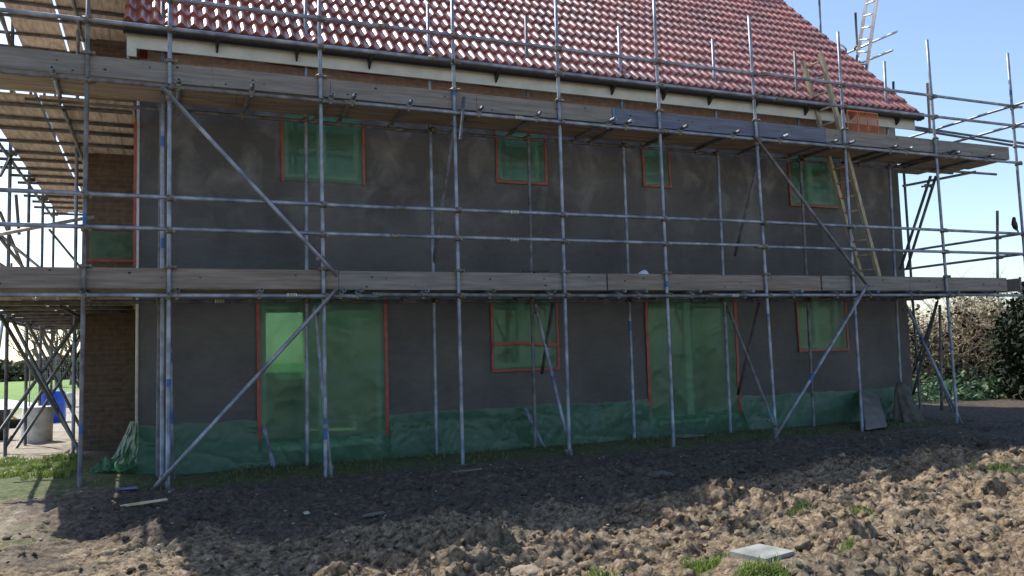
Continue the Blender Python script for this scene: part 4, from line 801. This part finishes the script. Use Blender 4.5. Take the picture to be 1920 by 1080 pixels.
def bush(x, y, w_, h_, label, nt_, nl, leaf, ls, ivy=0, name='bush', cat='bush', group=None, twm='twig'):
    r = thing(name, label, cat, group); r.location = (x, y, 0)
    def pt():
        while True:
            u, v, t = random.gauss(0, .45), random.gauss(0, .45), random.random()**1.3
            if u*u+v*v < 1: return (u*w_, v*w_*.7, t*h_*(1-.5*(u*u+v*v)))
    twigs(nt_, pt, .010).build('stems', M[twm], r)
    cs = np.array([pt() for _ in range(nl//6)]); cs = np.repeat(cs, 6, 0)+RNG.normal(0, .13, (len(cs)*6, 3)); cs[:, 2] = np.abs(cs[:, 2]); V, Fq = leafcloud(cs, ls); bigmesh('leaves', V, Fq, M[leaf], smooth=False, parent=r)
    if twm == 'twig': cs = np.array([pt() for _ in range(500)]); cs = np.repeat(cs, 8, 0)[:1400]+RNG.normal(0, .12, (1400, 3)); cs[:, 2] = np.abs(cs[:, 2]); V, Fq = leafcloud(cs, .07); bigmesh('shade_gap_leaves', V, Fq, M['leafdark'], smooth=False, parent=r)  # dark leaf layer added inside to stand for shaded gaps
    if ivy:
        cs = np.stack([RNG.normal(0, w_*.6, ivy), RNG.uniform(-w_*1.25, -.1, ivy), np.abs(RNG.normal(0, .30, ivy))], -1); V, Fq = leafcloud(cs, .07); bigmesh('ivy_leaves', V, Fq, M['ivy'], smooth=False, parent=r)
    return r
HG = 'tangled bushes along the boundary right of the house'
bush(17.3, 15.8, 1.9, 2.5, 'tangled dry bramble thicket just right of the house corner, seen between the braces', 900, 2600, 'leafdry', .05, 4500, group=HG)
bush(19.8, 15.6, 1.9, 2.5, 'middle bramble thicket with bright green ivy at its foot, behind the last front pole', 900, 2600, 'leafdry', .05, 7500, group=HG)
bush(22.0, 17.0, 2.2, 2.9, 'rear bramble thicket rising behind the others below the bare saplings', 900, 2600, 'leafdry', .05, 600, group=HG)
bush(18.6, 18.6, 2.0, 2.5, 'low brown thicket in the background between the two nearest brambles', 800, 2600, 'leafdry', .05, 0, group=HG)
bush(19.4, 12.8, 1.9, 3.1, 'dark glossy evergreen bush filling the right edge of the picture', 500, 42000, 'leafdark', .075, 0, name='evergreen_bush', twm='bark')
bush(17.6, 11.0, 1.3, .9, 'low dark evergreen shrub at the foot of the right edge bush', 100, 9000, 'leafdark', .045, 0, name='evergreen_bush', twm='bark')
def bare_tree(x, y, h_, label, s, spread=.5, group=None, r0=.06, levels=4):
    random.seed(s); r = thing('bare_tree', label, 'tree', group); r.location = (x, y, 0); tr = MB(); cr = MB()
    def grow(p, d, l, rad, lv):
        pts = [p]; n = 4
        for k in range(n): d = (d+Vector((random.gauss(0, .12), random.gauss(0, .12), random.gauss(.06, .06)))).normalized(); pts.append(pts[-1]+d*l/n)
        (tr if lv == 0 else cr).tube(pts, [rad*(1-.4*i/n) for i in range(n+1)], 6 if lv < 2 else 3, cap=False)
        if lv < levels:
            for k in range(random.choice((3, 4, 5))):
                i = random.choice((2, 3, 4)); dd = (d+Vector((random.gauss(0, spread), random.gauss(0, spread), random.gauss(.1, .3)))).normalized(); grow(pts[i], dd, l*random.uniform(.5, .75), rad*.5, lv+1)
    grow(Vector((0, 0, 0)), Vector((0, 0, 1)), h_*.4, r0, 0); tr.build('trunk', M['bark'], r); cr.build('branches', M['bark'], r)
BT = 'bare trees behind the scaffolding'
for i, (x, y, h_, lb) in enumerate(((22.5, 16.5, 3.8, 'slender bare sapling above the bramble thicket left of the last pole'), (24.5, 17.0, 3.9, 'leafless sapling over the brambles near the right edge'), (27, 21, 4.4, 'taller leafless tree behind the dark evergreen bush at right'))): bare_tree(x, y, h_, lb, 50+i, group=BT, r0=.035)
for i, (px, Y, h_, lb) in enumerate(((85, 75, 8.5, 'distant leafless tree between the first cross braces at left'), (112, 70, 9, 'widest distant leafless tree framed by the side scaffolding'), (135, 78, 8, 'distant leafless tree close to the brick wing'))):
    c = P(px, 690, Y); bare_tree(c[0], Y, h_, lb, 80+i, .6, BT, .25)
# far hedge across the field
random.seed(5); cs = []
for k in range(26000):
    x = random.uniform(-75, 8); t = random.random()**1.2; cs.append((x, 118+random.gauss(0, 1.2), t*(2.3+1.1*float(vn(np.array([x*.25]), np.array([1.]))[0]))))
V, Fq = leafcloud(np.array(cs), .35); o = bigmesh('far_hedge', V, Fq, M['hedge'], smooth=False); tag(o, 'long dark hedge on the far side of the green field', 'hedge')
# site fence panels
for i, (pa, pb, lb) in enumerate(((56, 104, 'left mesh site fence panel seen through the side scaffolding'), (105, 152, 'right mesh site fence panel seen next to the brick wing'))):
    r = thing('site_fence_panel', lb, 'fence panel', 'mesh site fence panels'); a, b = P(pa, 690, 29.5), P(pb, 690, 29.5); x0, x1 = a[0], b[0]; y = 29.5; m = MB()
    m.tube([(x0, y, .05), (x0, y, 2.1), (x1, y, 2.1), (x1, y, .05)], .02, 6); m.tube([(x0, y, .3), (x1, y, .3)], .02, 6); m.build('frame', M['steel'], r); m = MB(); x = x0+.06
    while x < x1: m.tube([(x, y, .3), (x, y, 2.1)], .003, 3, cap=False); x += .06
    for z in np.arange(.5, 2.1, .22): m.tube([(x0, y, z), (x1, y, z)], .003, 3, cap=False)
    m.build('mesh', M['steel'], r); rebase(r)
for px, Y, sx, lb in ((124, 33, .32, 'pale bulk bag behind the mesh fence'),):
    c = P(px, 700, Y); lump('bulk_bag', lb, 'bag', (c[0], Y, .3), sx, sx*.8, .42, 'pale', px, rough=.15)
